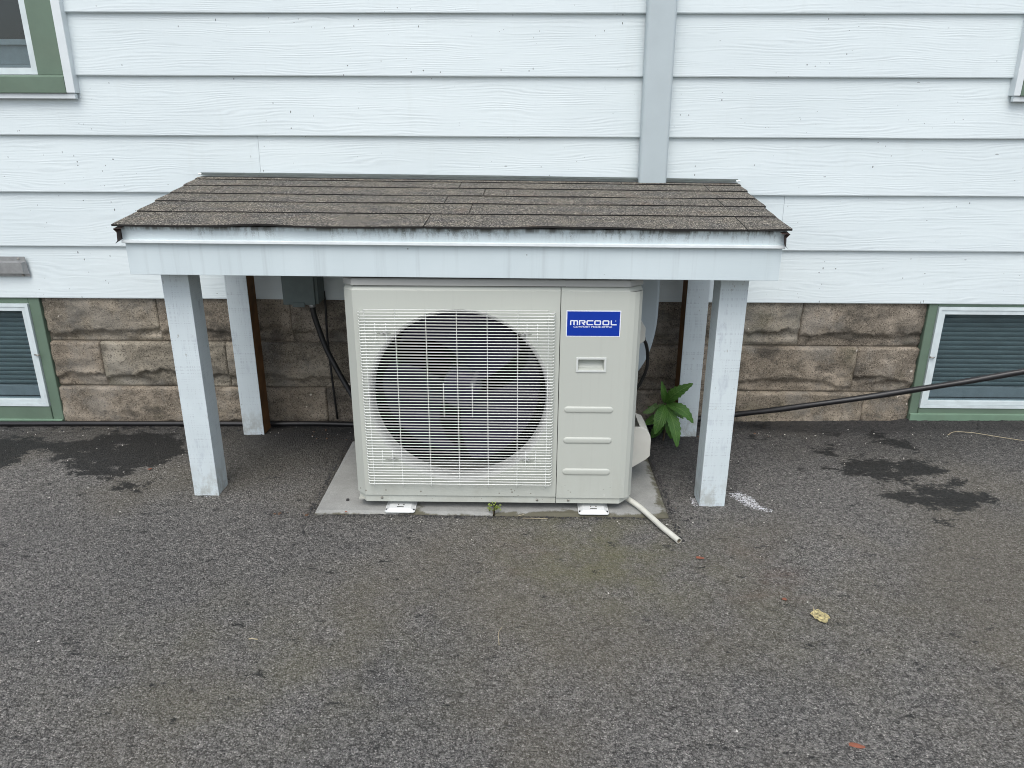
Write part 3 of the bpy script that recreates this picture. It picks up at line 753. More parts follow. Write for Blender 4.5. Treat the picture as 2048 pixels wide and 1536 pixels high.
# wall flashing: white metal apron, standing off the last course
vs = []; fs = []; n = 60
for i in range(n + 1):
    s = -.004 + 1.008 * i / n; p = roofp(s, 1.0); bow = .004 * math.sin(s * 3.14) + .0015 * mnoise.noise(Vector((s * 8, 2, 2)))
    if .79 < s < .885: continue_ = True
    for y, dz in ((.7962, .017), (.790, .0165), (.770, .0125), (.766, .0105), (.768, .0100)):
        vs.append((p.x, y, p.z + dz + bow * .6))
for i in range(n):
    for j in range(4): a = i * 5 + j; fs.append((a, a + 5, a + 6, a + 1))
mk('wall_flashing', vs, fs, plain('flashing_dark', (.045, .058, .052), .5, 0, .4, 20), sh, fix=False)
hexa('flashing_tip', [(-1.200, .764, 1.073), (-1.187, .763, 1.0715), (-1.187, .772, 1.0745), (-1.196, .772, 1.076), (-1.200, .764, 1.0742), (-1.187, .763, 1.0728), (-1.187, .772, 1.0758), (-1.196, .772, 1.0772)], M_lip, sh)
hexa('flashing_tip', [(.932, .763, 1.0535), (.948, .764, 1.0555), (.944, .772, 1.0585), (.932, .772, 1.0565), (.932, .763, 1.0548), (.948, .764, 1.0568), (.944, .772, 1.0598), (.932, .772, 1.0578)], M_lip, sh)

# ------------------------------------------------------------------ line-set cover (duct down the wall, through the roof, round into the unit)
lc = thing('line_cover', 'long white line cover running down the siding and ending on the shingle roof', 'pipe cover', (.6, .77, .9))
def rect_sweep(name, secs, mat, parent, label=None, r=.012, seg=4):
    """secs: list of (center, halfwidth vec, halfdepth vec)"""
    vs = []; fs = []; pr = []
    for cx, cy, a0 in ((1, 1, 0), (-1, 1, 90), (-1, -1, 180), (1, -1, 270)):
        for k in range(seg + 1): pr.append((cx, cy, R(a0 + 90 * k / seg)))
    m = len(pr)
    for c, hw, hd in secs:
        c = Vector(c); hw = Vector(hw); hd = Vector(hd); W_, D_ = hw.length, hd.length; uw, ud = hw / W_, hd / D_
        for cx, cy, a in pr: vs.append(c + uw * (cx * (W_ - r) + r * math.cos(a)) + ud * (cy * (D_ - r) + r * math.sin(a)))
    for i in range(len(secs) - 1):
        for k in range(m): k2 = (k + 1) % m; fs.append((i * m + k, i * m + k2, (i + 1) * m + k2, (i + 1) * m + k))
    fs.append(tuple(range(m))); fs.append(tuple((len(secs) - 1) * m + k for k in range(m)))
    return mk(name, vs, fs, mat, parent, smooth=False, label=label)
# top follows a plumb line; the bottom end rests on the shingles
o = rect_sweep('straight_section', [((.5875 + (.6005 - .5875) * (2.7 - z) / 1.66, .770, z), (.0545, 0, 0), (0, .026, 0)) for z in (2.7, 1.9, 1.5, 1.2, 1.049)], M_duct, lc)
el = thing('line_cover_elbow', 'white curved line cover bending into the back of the beige unit under the roof', 'pipe cover', (.57, .6, .5))
secs = []
path = catmull([(.584, .66, .90), (.584, .66, .74), (.584, .65, .60), (.578, .63, .51), (.556, .60, .43), (.52, .57, .37), (.47, .55, .33)], 6)
for i, p in enumerate(path):
    t = (path[min(i + 1, len(path) - 1)] - path[max(i - 1, 0)]).normalized(); side = Vector((-t.z, 0, t.x)).normalized() * .052
    secs.append((p, side, (0, .028, 0)))
rect_sweep('elbow_section', secs, M_duct, el)
for p in el.children[0].data.polygons: p.use_smooth = False

# ------------------------------------------------------------------ disconnect box and its conduits
db = thing('disconnect_box', 'grey green electrical disconnect box on the siding under the shelter roof', 'electrical box', (-.81, .74, .56))
box('box_body', -.884, -.740, .690, .795, .566, .86, M_box, db, .004)
box('box_cover', -.8825, -.752, .680, .6895, .5645, .85, M_box, db, .0025)
box('latch_tab', -.845, -.795, .676, .6795, .556, .574, M_box, db, .001)
tube('conduit_fitting', [(-.772, .705, .566), (-.772, .705, .556), (-.772, .705, .548)], [.015, .015, .011], M_galv, db, 10)
tag(tube('power_whip', catmull([(-.772, .705, .553), (-.768, .703, .52), (-.755, .70, .47), (-.726, .69, .38), (-.680, .67, .29), (-.635, .64, .222), (-.58, .58, .17), (-.50, .50, .15)], 6), .0115, M_blackw, None, 10), 'black flexible power whip curving from the grey box to the left side of the unit', 'cable')
tag(tube('ground_wire', catmull([(-.742, .786, .60), (-.739, .786, .52), (-.742, .784, .40), (-.735, .78, .22), (-.728, .79, .02)], 5), .005, M_blackw, None, 8), 'thin dark wire running straight down the foundation below the grey box', 'cable')

# ------------------------------------------------------------------ pavers
slab_g = 'concrete pavers under the outdoor unit'
def paver(x0, x1, y0, y1, zt, label, stain):
    n = 40; vs = []; fs = []; st = []
    xs = [x0 + (x1 - x0) * i / n for i in range(n + 1)]; ys = [y0 + (y1 - y0) * j / n for j in range(n + 1)]
    for j, y in enumerate(ys):
        for i, x in enumerate(xs):
            e = min(x - x0, x1 - x, y - y0, y1 - y); z = zt - .006 * max(0, 1 - e / .012) ** 2 + .0008 * mnoise.noise(Vector((x * 20, y * 20, 0)))
            vs.append((x, y, z)); st.append(stain(x, y))
    for j in range(n):
        for i in range(n): a = j * (n + 1) + i; fs.append((a, a + 1, a + n + 2, a + n + 1))
    ring = [i for i in range(n + 1)] + [j * (n + 1) + n for j in range(1, n + 1)] + [n * (n + 1) + i for i in range(n - 1, -1, -1)] + [j * (n + 1) for j in range(n - 1, 0, -1)]
    n0 = len(vs)
    for k in ring: vs.append((vs[k][0], vs[k][1], -.035)); st.append(st[k])
    for k in range(len(ring)): fs.append((ring[k], n0 + k, n0 + (k + 1) % len(ring), ring[(k + 1) % len(ring)]))
    o = mk('paver', vs, fs, M_concrete, None, fix=False)
    a = o.data.attributes.new('stain', 'FLOAT', 'POINT'); a.data.foreach_set('value', st)
    tag(o, label, 'paver', slab_g)
paver(PX0, -.002, PY0, PY1, .0085, 'pale concrete paver under the fan half of the unit, nearest the left posts', lambda x, y: .15 + .35 * math.exp(-((y - PY0) / .012) ** 2) + .4 * math.exp(-(((x + .26) / .03) ** 2)) * (y < .05))
paver(.004, PX1, PY0, PY1, .0065, 'stained concrete paver under the labelled half of the unit, beside the drain hose', lambda x, y: .22 + .5 * math.exp(-((y - PY0) / .018) ** 2) + .45 * math.exp(-(((x - .25) / .09) ** 2 + ((y - PY0) / .05) ** 2)) + .4 * math.exp(-((x - PX1) / .03) ** 2))

# ------------------------------------------------------------------ the outdoor unit
un = thing('outdoor_unit', 'beige ductless heat pump outdoor unit with white wire fan grille and blue label', 'outdoor unit', (0, .2, .01))
X0, X1, XS, ZB, ZT = -.473, .473, .2136, .062, .7905
CH = .032       # chamfered vertical corners
FCX, FCZ, FR_ = -.1115, .4185, .2970
def panel_front():
    """left front panel with a round opening and chamfered outer corner, rolled-in mouth"""
    vs = []; fs = []; N = 96
    xa, xb = X0 + CH, XS - .0012; zc = ZB; zt = ZT
    # outer outline sampled to match circle rays
    ring_o = []; ring_i = []
    for k in range(N):
        a = 2 * math.pi * (k + .5) / N; dx, dz = math.cos(a), math.sin(a)
        tx = ((xb - FCX) if dx > 0 else (xa - FCX)) / dx if abs(dx) > 1e-9 else 1e9
        tz = ((zt - .012 - FCZ) if dz > 0 else (zc - FCZ)) / dz if abs(dz) > 1e-9 else 1e9
        t = min(tx, tz); ring_o.append((FCX + dx * t, 0, FCZ + dz * t)); ring_i.append(a)
    # add the four real corners by snapping the nearest samples
    for cx, cz in ((xa, zc), (xb, zc), (xa, zt - .012), (xb, zt - .012)):
        k = min(range(N), key=lambda i: (ring_o[i][0] - cx) ** 2 + (ring_o[i][2] - cz) ** 2); ring_o[k] = (cx, 0, cz)
    vs += ring_o
    prof = [(.0, .0), (.0025, .0020), (.006, .0035), (.010, .008), (.0135, .018), (.015, .035), (.0155, .052)]
    for din, y in prof:
        for a in ring_i: r = FR_ + .004 - din; vs.append((FCX + math.cos(a) * r, y, FCZ + math.sin(a) * r))
    for j in range(len(prof)):
        for k in range(N): k2 = (k + 1) % N; fs.append((j * N + k, j * N + k2, (j + 1) * N + k2, (j + 1) * N + k))
    fm = [0 if j == 0 else 1 for j in range(len(prof)) for k in range(N)]
    b0 = len(vs)   # chamfer + return + top roll
    def quad(p, m=0):
        b = len(vs); vs.extend(p); fs.append((b, b + 1, b + 2, b + 3)); fm.append(m)
    quad([(X0, CH, zc), (xa, 0, zc), (xa, 0, zt - .012), (X0, CH, zt - .012)])
    quad([(X0, CH, zt - .012), (xa, 0, zt - .012), (xa + .004, .012, zt), (X0 + .006, CH + .010, zt)])
    quad([(xa, 0, zt - .012), (xb, 0, zt - .012), (xb, .012, zt), (xa + .004, .012, zt)])
    quad([(X0, CH + .03, zc), (X0, CH, zc), (X0, CH, zt - .012), (X0, CH + .03, zt - .012)])
    quad([(X0, CH, zc), (X0 + .002, CH + .008, zc - .002), (xa, .008, zc - .002), (xa, 0, zc)])
    quad([(xa, 0, zc), (xa, .008, zc - .002), (xb, .008, zc - .002), (xb, 0, zc)])
    quad([(xb, 0, zc), (xb, .02, zc), (xb, .02, zt - .012), (xb, 0, zt - .012)])
    return mk('front_panel', vs, fs, [M_unit, M_shroud], un, fm=fm, fix=False)
fp = panel_front()
# service panel on the right, with chamfer and rolled top
xa, xb = XS + .0012, X1 - .045
hx0, hx1, hz0, hz1 = .2745, .3575, .5215, .5570      # handle recess opening
vs = []; fs = []; fm = []
def q4(p, m=0):
    b = len(vs); vs.extend(p); fs.append((b, b + 1, b + 2, b + 3)); fm.append(m)
zt1 = ZT - .012
gx = [xa, hx0, hx1, xb]; gzv = [ZB - .004, hz0, hz1, zt1]
for i in range(3):
    for j in range(3):
        if i == 1 and j == 1: continue
        q4([(gx[i], 0, gzv[j]), (gx[i + 1], 0, gzv[j]), (gx[i + 1], 0, gzv[j + 1]), (gx[i], 0, gzv[j + 1])])
cc = [(xb, 0), (xb + .018, .0035), (xb + .033, .0120), (X1, .030)]
for i in range(3): q4([(*cc[i], ZB - .004), (*cc[i + 1], ZB - .004), (*cc[i + 1], zt1), (*cc[i], zt1)])
q4([(xb, 0, zt1), (X1, .030, zt1), (X1 - .006, .040, ZT), (xb - .004, .012, ZT)])
q4([(xa, 0, zt1), (xb, 0, zt1), (xb - .004, .012, ZT), (xa, .012, ZT)])
q4([(X1, .030, ZB - .004), (X1, .075, ZB - .004), (X1, .075, zt1), (X1, .030, zt1)])
q4([(xa, 0, ZB - .004), (xa, .02, ZB - .004), (xa, .02, zt1), (xa, 0, zt1)][::-1])
q4([(xa, 0, ZB - .004), (xa, .008, ZB - .006), (xb, .008, ZB - .006), (xb, 0, ZB - .004)])
q4([(xb, 0, ZB - .004), (xb, .008, ZB - .006), (X1, .038, ZB - .006), (X1, .030, ZB - .004)])
# recess
q4([(hx0, 0, hz0), (hx1, 0, hz0), (hx1 - .003, .014, hz0 + .004), (hx0 + .003, .014, hz0 + .004)])
q4([(hx0, 0, hz1), (hx1, 0, hz1), (hx1 - .002, .030, hz1 - .002), (hx0 + .002, .030, hz1 - .002)][::-1])
q4([(hx0, 0, hz0), (hx0 + .003, .014, hz0 + .004), (hx0 + .002, .030, hz1 - .002), (hx0, 0, hz1)])
q4([(hx1, 0, hz0), (hx1 - .003, .014, hz0 + .004), (hx1 - .002, .030, hz1 - .002), (hx1, 0, hz1)][::-1])
q4([(hx0 + .003, .014, hz0 + .004), (hx1 - .003, .014, hz0 + .004), (hx1 - .002, .030, hz1 - .002), (hx0 + .002, .030, hz1 - .002)])
sp = mk('service_panel', vs, fs, M_unit, un, fm=fm, fix=False)
frame = frame_ring('handle_frame', hx0 - .007, hx1 + .007, hz0 - .007, hz1 + .007, .0065, -.0030, .002, plain('handle_trim', (.60, .63, .60), .35, 0, .03), sp); bevel_me(frame.data, .0009, 2)
def capsule(x0, x1, z, r):
    vs = []; fs = []; N = 10
    out = []
    for k in range(N + 1): a = -math.pi / 2 + math.pi * k / N; out.append((x1 - r + r * math.cos(a), z + r * math.sin(a)))
    for k in range(N + 1): a = math.pi / 2 + math.pi * k / N; out.append((x0 + r + r * math.cos(a), z + r * math.sin(a)))
    cx = (x0 + x1) / 2; m = len(out); lv = [(1.0, .0003), (.90, -.0012), (.70, -.0030), (.40, -.0036)]
    for s, y in lv:
        for x, zz in out:
            core = min(max(x, x0 + r), x1 - r); vs.append((core + (x - core) * s, y, z + (zz - z) * s))
    for j in range(len(lv) - 1):
        for k in range(m): k2 = (k + 1) % m; fs.append((j * m + k, j * m + k2, (j + 1) * m + k2, (j + 1) * m + k))
    fs.append(tuple((len(lv) - 1) * m + k for k in range(m)))
    mk('embossed_rib', vs, fs, M_unit, sp, smooth=True, fix=False)
for z in (.3835, .2735, .1575): capsule(.2325, .3955, z, .0115 if z > .2 else .0125)
# lower strip (base pan rim), two lengths, following the chamfers
def strip(x0, x1, c0, c1):
    pts = ([(x0, .012 + CH), (x0 + CH, .004)] if c0 else [(x0, .004)]) + ([(x1 - .04, .004), (x1, .05)] if c1 else [(x1, .004)])
    vs = []; fs = []
    for x, y in pts: vs += [(x, y, .036), (x, y + .002, ZB + .006), (x, y + .03, .036)]
    for i in range(len(pts) - 1): a = i * 3; fs += [(a, a + 3, a + 4, a + 1), (a + 2, a + 5, a + 3, a)]
    mk('base_rim', vs, fs, M_unit, un, fix=False)
strip(X0 + .001, XS - .0012, True, False); strip(XS + .0012, X1 - .001, False, True)
for x, z in ((-.386, .0505), (.149, .0478), (.2565, .0478)):
    tube('screw', [(x, .004, z), (x, .0015, z), (x, .0002, z)], [.0042, .0042, .0025], M_screwm, un, 10)
# cabinet behind, lid
box('cabinet', X0 + .003, X1 - .003, .055, .375, .040, ZT + .002, M_unitside, un, .003)
box('inner_wall', X0 + .01, XS, .27, .28, .06, ZT - .02, M_coil, un)
bpy.data.objects.remove(bpy.data.objects['inner_wall'])
lid = [(X0 - .001, CH + .004), (X0 + CH, .001), (X1 - .045, .001), (X1 + .001, .042), (X1 + .001, .379), (X0 - .001, .379)]
vs = []; fs = []; m = len(lid)
for dx, z in ((.0, ZT + .0035), (.0, ZT + .0215), (.004, ZT + .025)):
    for x, y in lid: vs.append((x * (1 - dx * 2), y + (dx if y < .2 else -dx), z))
for j in range(2):
    for k in range(m): k2 = (k + 1) % m; fs.append((j * m + k, j * m + k2, (j + 1) * m + k2, (j + 1) * m + k))
fs.append(tuple(2 * m + k for k in range(m))); fs.append(tuple(range(m - 1, -1, -1)))
mk('lid', vs, fs, M_lid, un)
# carve the fan cavity: replace the solid cabinet by walls so the fan sits in a hollow
cab = bpy.data.objects['cabinet']; bpy.data.objects.remove(cab)
P = []; F = []
def addb(xa_, xb_, ya, yb, za, zb_):
    b0 = len(P); P.extend([(xa_, ya, za), (xb_, ya, za), (xb_, yb, za), (xa_, yb, za), (xa_, ya, zb_), (xb_, ya, zb_), (xb_, yb, zb_), (xa_, yb, zb_)])
    F.extend([tuple(b0 + i for i in f) for f in HF])
addb(X0 + .002, X0 + .005, CH + .028, .375, .040, ZT); addb(XS + .02, X1 - .001, .070, .375, .040, ZT)
addb(X0 + .005, XS + .02, .34, .375, .040, ZT); addb(X0 + .005, XS + .02, .012, .34, .038, .044); addb(X0 + .005, XS + .02, .055, .34, ZT - .006, ZT - .001)
mk('cabinet', P, F, M_unitside, un)
hexa('coil', [(X0 + .012, .315, .05), (XS + .01, .315, .05), (XS + .01, .335, .05), (X0 + .012, .335, .05), (X0 + .012, .315, ZT - .01), (XS + .01, .315, ZT - .01), (XS + .01, .335, ZT - .01), (X0 + .012, .335, ZT - .01)], M_coil, un)
box('cavity_lining', XS + .012, XS + .018, .03, .31, .05, ZT - .01, M_coil, un)
box('cavity_lining', X0 + .007, X0 + .011, .05, .31, .05, ZT - .01, M_coil, un)
# fan: hub and three swept blades
fan = tube('fan_hub', [(FCX, .070, FCZ), (FCX, .074, FCZ), (FCX, .15, FCZ)], [.052, .062, .066], M_fan, un, 28)
for b in range(3):
    a0 = R(62 + 120 * b); vs = []; fs = []; nr_, na = 10, 10
    for i in range(nr_ + 1):
        r = .058 + (.268 - .058) * i / nr_; sweep = .55 * (i / nr_) ** 1.3; wd = R(38 + 30 * (i / nr_) ** .8)
        for j in range(na + 1):
            u = j / na; a = a0 + sweep + wd * (u - .5) * 1.6
            y = .080 + .085 * u + .012 * math.sin(u * math.pi)
            if i == nr_ and j in (0, na): r2 = r - .012
            else: r2 = r
            vs.append((FCX + r2 * math.cos(a), y, FCZ + r2 * math.sin(a)))
    for i in range(nr_):
        for j in range(na): k = i * (na + 1) + j; fs.append((k, k + 1, k + na + 2, k + na + 1))
    mk('fan_blade', vs, fs, M_fan, fan, smooth=True, fix=False)
tube('motor', [(FCX, .155, FCZ), (FCX, .25, FCZ)], [.06, .06], M_coil, un, 20)
hexa('hub_sticker', [(FCX + .028, .0665, FCZ + .02), (FCX + .044, .0665, FCZ + .01), (FCX + .044, .0690, FCZ + .01), (FCX + .028, .0690, FCZ + .02), (FCX + .052, .0665, FCZ + .075), (FCX + .062, .0665, FCZ + .07), (FCX + .062, .0690, FCZ + .07), (FCX + .052, .0690, FCZ + .075)], M_sticker, fan)
# guard grille
GY = -.018; gx0, gx1 = -.4235, .1955; gtop, gbot = .7125, .1150; NW = 61; wr = .00138
gr = tube('grille', [(gx0 + .018, GY - .002, gtop + .009), (gx1 - .018, GY - .002, gtop + .009)], wr, M_wire, un, 6)
def wire_me(path, r=wr):
    vs, fs = tube_geo(path, r, 6); return mesh('wire', vs, fs, M_wire, smooth=True)
hook = wire_me([(gx0, -.001 - GY - .0, 0), (gx0, .006, .0006), (gx0 + .003, .0012, 0), (gx0 + .007, 0, 0), (gx1 - .007, 0, 0), (gx1 - .003, .0012, 0), (gx1, .006, .0006), (gx1, -.001 - GY, 0)])
vx = [gx0 + .019 + k * (gx1 - gx0 - .038) / 6 for k in range(7)]
clipx = [(-.372, -.337), (.108, .142)]
pitch = (gtop - gbot) / (NW - 1)
cut_rows = {7: 1, 51: 1}
for k in range(NW):
    z = gtop - k * pitch
    if k in cut_rows:
        gaps = [(-.366, -.322), (.080, .124)] if k == 7 else [(-.362, -.318), (.088, .135)]
        xs_ = [gx0] + [e for g_ in gaps for e in g_] + [gx1]
        for i in range(0, len(xs_), 2):
            a, b = xs_[i], xs_[i + 1]; pth = [(a, 0, 0), (b, 0, 0)]
            if a == gx0: pth = [(a, .017, 0), (a, .006, 0), (a + .003, .001, 0), (a + .007, 0, 0), (b, 0, 0)]
            if b == gx1: pth = [(a, 0, 0), (b - .007, 0, 0), (b - .003, .001, 0), (b, .006, 0), (b, .017, 0)]
            place('wire', wire_me(pth), gr, (0, GY, z))
    else: place('wire', hook, gr, (0, GY, z))
vt, vb = gtop + .009, gbot - .002
vw = wire_me([(0, .0032, vb - .010), (0, .0036, vb), (0, .0034, (vt + vb) / 2), (0, .0033, vt - .004), (0, -.001, vt)], .0013)
for x in vx: place('wire', vw, gr, (x, GY, 0))
def shortw(x, za, zb_): place('wire', wire_me([(0, .0033, za), (0, .0033, zb_)], .0013), gr, (x, GY, 0))
for x in (-.3720, -.3375, .1085, .1420):
    shortw(x, gtop - 3.6 * pitch, gtop - 10.5 * pitch); shortw(x, gtop - 47.6 * pitch, gtop - 54.4 * pitch)
for x in (-.1605, -.0672): shortw(x, gtop - 23.6 * pitch, gtop - 35.4 * pitch)
# the clips that hold the grille
for x, z in ((-.345, gtop - 7 * pitch), (.102, gtop - 7 * pitch), (-.340, gtop - 51 * pitch), (.112, gtop - 51 * pitch)):
    tube('grille_clip', [(x - .014, -.010, z + .001), (x - .007, -.0125, z - .002), (x, -.0135, z + .002), (x + .007, -.0125, z - .002), (x + .014, -.010, z + .001)], .0024, M_shroud, gr, 6)
    tube('grille_clip', [(x, .001, z), (x, -.012, z)], [.007, .005], M_shroud, gr, 8)
# brand label
lbx0, lbx1, lbz0, lbz1 = .2350, .4010, .6360, .7155
box('label', lbx0 - .003, lbx1 + .003, -.0006, .0002, lbz0 - .0028, lbz1 + .0028, M_white, sp)
lb = box('label_field', lbx0, lbx1, -.0011, -.0007, lbz0, lbz1, M_blue, sp)
lb['label'] = 'blue label with white lettering'
LW, LH = lbx1 - lbx0, lbz1 - lbz0
def letter(polys, u0, u1, v0=.355, v1=.555):
    """polys in a unit box (x right, y down); non overlapping quads"""
    vs = []; fs = []
    for pl in polys:
        b = len(vs)
        for (x, y) in pl: vs.append((lbx0 + LW * (u0 + (u1 - u0) * x), -.00135, lbz1 - LH * (v0 + (v1 - v0) * y)))
        for (x, y) in pl: vs.append((lbx0 + LW * (u0 + (u1 - u0) * x), -.00112, lbz1 - LH * (v0 + (v1 - v0) * y)))
        n = len(pl); fs.append(tuple(range(b, b + n)))
        for k in range(n): fs.append((b + k, b + n + k, b + n + (k + 1) % n, b + (k + 1) % n))
    mk('letter', vs, fs, M_white, sp)
def rc(x0, y0, x1, y1): return [(x0, y0), (x1, y0), (x1, y1), (x0, y1)]
tk, tv = .17, .22
letter([[(.10, 0), (.90, 0), (1, .14), (1, tv), (0, tv), (.02, .12)], rc(0, tv, .16, 1), rc(.42, tv, .58, 1), rc(.84, tv, 1, 1)], .055, .207)
letter([[(.0, 0), (.88, 0), (1, .14), (1, tv), (0, tv)], rc(0, tv, .20, 1), rc(.80, tv, 1, .46), [(.42, .46), (1, .46), (.94, .64), (.66, .64), (.42, .62)], [(.48, .64), (.74, .64), (1, 1), (.74, 1)]], .224, .348)
letter([[(.14, 0), (1, 0), (1, tv), (0, tv), (0, .16)], rc(0, tv, .18, .78), [(0, .78), (1, .78), (1, 1), (.14, 1), (0, .84)]], .367, .496)
for u in (.515, .671): letter([[(.12, 0), (.88, 0), (1, .16), (1, tv), (0, tv), (0, .16)], rc(0, tv, .18, .78), rc(.82, tv, 1, .78), [(0, .78), (1, .78), (1, .84), (.88, 1), (.12, 1), (0, .84)]], u, u + .130)
letter([rc(0, 0, .20, .78), [(0, .78), (1, .78), (1, 1), (.12, 1), (0, .86)]], .827, .940)
letter([[(.5 + .5 * math.cos(a), .5 + .5 * math.sin(a)) for a in [math.pi * 2 * k / 12 for k in range(12)]]], .910, .930, .36, .40)
fc = bpy.data.curves.new('tagline', 'FONT'); fc.body = 'COMFORT MADE SIMPLE'; fc.size = 1.0; fc.extrude = 0; fc.resolution_u = 3; fc.offset = .012
fo = bpy.data.objects.new('tagline', fc); C.objects.link(fo); bpy.context.view_layer.update()
me = bpy.data.meshes.new_from_object(fo.evaluated_get(bpy.context.evaluated_depsgraph_get())); bpy.data.objects.remove(fo)
co = np.array([v.co[:] for v in me.vertices]); mn, mx = co.min(0), co.max(0)
for v in me.vertices:
    u = (v.co.x - mn[0]) / (mx[0] - mn[0]); q_ = (v.co.y - mn[1]) / (mx[1] - mn[1])
    v.co = ((u - .5) * LW * .735, 0, (q_ - .5) * LH * .072)
me.materials.clear(); me.materials.append(M_white)
place('tagline', me, sp, (lbx0 + LW * .489, -.0013, lbz1 - LH * .625))
# seam shadow filler between the panels (a real gap backed by the cabinet)
box('panel_seam', XS - .004, XS + .004, .012, .020, ZB, ZT - .004, M_seam, un)
# feet
def foot(xc):
    vs = []; fs = []; w_ = .052; y0, y1 = -.030, .41; z0 = .0125
    rows_ = [(-w_, .000), (-w_ + .004, .000), (-w_ * .70, .0075), (0, .0085), (w_ * .70, .0075), (w_ - .004, .000), (w_, .000)]
    ysn = [(y0, 0, .9), (y0 + .006, .25, 1), (y0 + .014, 1, 1), (y1, 1, 1)]
    for (y, k, sw) in ysn:
        for x, dz in rows_: vs.append((xc + x * sw, y, z0 + dz * k))
    for i in range(3):
        for j in range(6): a = i * 7 + j; fs.append((a, a + 1, a + 8, a + 7))
    o = mk('mounting_foot', vs, fs, M_foot, un, smooth=False, fix=False, label='white pressed metal mounting foot')
    mod = bmesh.new(); mod.from_mesh(o.data)
    r0 = bmesh.ops.extrude_face_region(mod, geom=list(mod.faces)); 
    for v in [g_ for g_ in r0['geom'] if isinstance(g_, bmesh.types.BMVert)]: v.co.z -= .0022
    bmesh.ops.recalc_face_normals(mod, faces=mod.faces); mod.to_mesh(o.data); mod.free()
    box('slot', xc - .0115, xc + .0115, -.0095, -.0045, z0 + .0082, z0 + .0089, M_seam, o)
    for dx in (-.008, .010): box('slot', xc + dx - .0018, xc + dx + .0018, .006, .0125, z0 + .0082, z0 + .0090, M_seam, o)
    tube('rubber_pad', [(xc - .05, -.012, .010), (xc + .05, -.012, .010)], .006, M_black, o, 6)
foot(-.3225); foot(.3435)
# side fittings
vs = [(.474, .20, .245), (.500, .20, .245), (.540, .205, .232), (.562, .21, .205), (.566, .22, .185), (.566, .22, .105), (.474, .20, .045)]
vs = [(.474, .20, .243), (.520, .20, .241), (.545, .20, .231), (.560, .20, .205), (.563, .20, .190), (.563, .20, .125), (.548, .20, .110), (.474, .20, .060)]
m = len(vs); vb_ = [(x, .34, z) for x, y, z in vs]; fs = [tuple(range(m - 1, -1, -1)), tuple(range(m, 2 * m))] + [(k, (k + 1) % m, (k + 1) % m + m, k + m) for k in range(m)]
# open-topped cup: leave the top faces out
o = mk('valve_cover', vs + vb_, [f for i, f in enumerate(fs) if i not in (2,)], M_plastic, un, label='beige plastic valve cover low on the right side'); bevel_me(o.data, .003, 2)
hexa('terminal_cover', [(.474, .20, .52), (.500, .20, .54), (.500, .34, .54), (.474, .34, .52), (.474, .20, .675), (.486, .20, .655), (.486, .34, .655), (.474, .34, .675)], M_plastic, un, .003)
hexa('terminal_cover', [(.4995, .21, .545), (.520, .21, .560), (.520, .33, .560), (.4995, .33, .545), (.4865, .21, .656), (.520, .21, .605), (.520, .33, .605), (.4865, .33, .656)], M_plastic, un, .003)
tube('cable_clamp', [(.500, .285, .565), (.522, .285, .545), (.528, .285, .540)], [.015, .015, .011], M_galv, un, 8)
tag(tube('unit_cable', catmull([(.522, .285, .548), (.538, .30, .525), (.552, .33, .480), (.557, .35, .42), (.545, .37, .36), (.525, .38, .32), (.49, .39, .29)], 6), .0062, M_blackw, None, 8), 'black cable looping from the clamp on the right side of the unit', 'cable')

# ------------------------------------------------------------------ drain hose
pth = catmull([(.42, .16, .030), (.458, .08, .026), (.500, .015, .022), (.530, -.045, .018), (.562, -.115, .014), (.584, -.160, .013), (.601, -.197, .013)], 6)
pth = [Vector((p.x, p.y, max(p.z, gz(p.x, p.y) + .010))) for p in pth]
hz = tube('drain_hose', pth, .0095, M_hose, None, 14, caps=False); tag(hz, 'short off-white drain hose lying from under the unit onto the asphalt', 'hose')
vs, fs = tube_geo(pth[-4:], .0072, 14, False); mk('hose_bore', vs, [f[::-1] for f in fs], M_hosein, hz, smooth=True, fix=False)
a = pth[-1]; t = (pth[-1] - pth[-2]).normalized(); nn = t.orthogonal().normalized(); bb = t.cross(nn); vs = []; fs = []
for r_ in (.0095, .0072):
    for k in range(14): an = 2 * math.pi * k / 14; vs.append(a + (nn * math.cos(an) + bb * math.sin(an)) * r_)
for k in range(14): fs.append((k, (k + 1) % 14, 14 + (k + 1) % 14, 14 + k))
mk('hose_lip', vs, fs, M_hose, hz, fix=False)

# ------------------------------------------------------------------ black cables
pl = [(-2.9, .760), (-2.23, .758), (-1.9, .757), (-1.6, .758), (-1.35, .760), (-1.05, .757), (-.8, .756), (-.66, .752), (-.5, .748), (-.2, .745), (.3, .742)]
pts = catmull([(x, y, gz(x, y) + .0125) for x, y in pl], 8)
tag(tube('wall_cable', pts, .0115, M_black, None, 12), 'black cable lying on the asphalt along the foot of the left foundation', 'cable')
pl = [(.55, .742, .020), (.70, .748, .028), (.8537, .750, .048), (1.0169, .73, .0805), (1.264, .66, .1472), (1.6553, .56, .2589), (2.0207, .46, .3763), (2.5, .36, .52), (2.95, .36, .66), (3.22, .58, .80), (3.30, .80, .90)]
pts = catmull(pl, 12)
tag(tube('black_cable', pts, .0122, M_black, None, 14, twist=.28, prof=lambda k, i: 1.0 + .05 * math.cos(2 * math.pi * k / 14 * 2)), 'thick black cable rising off the ground to the right in front of the basement window', 'cable')

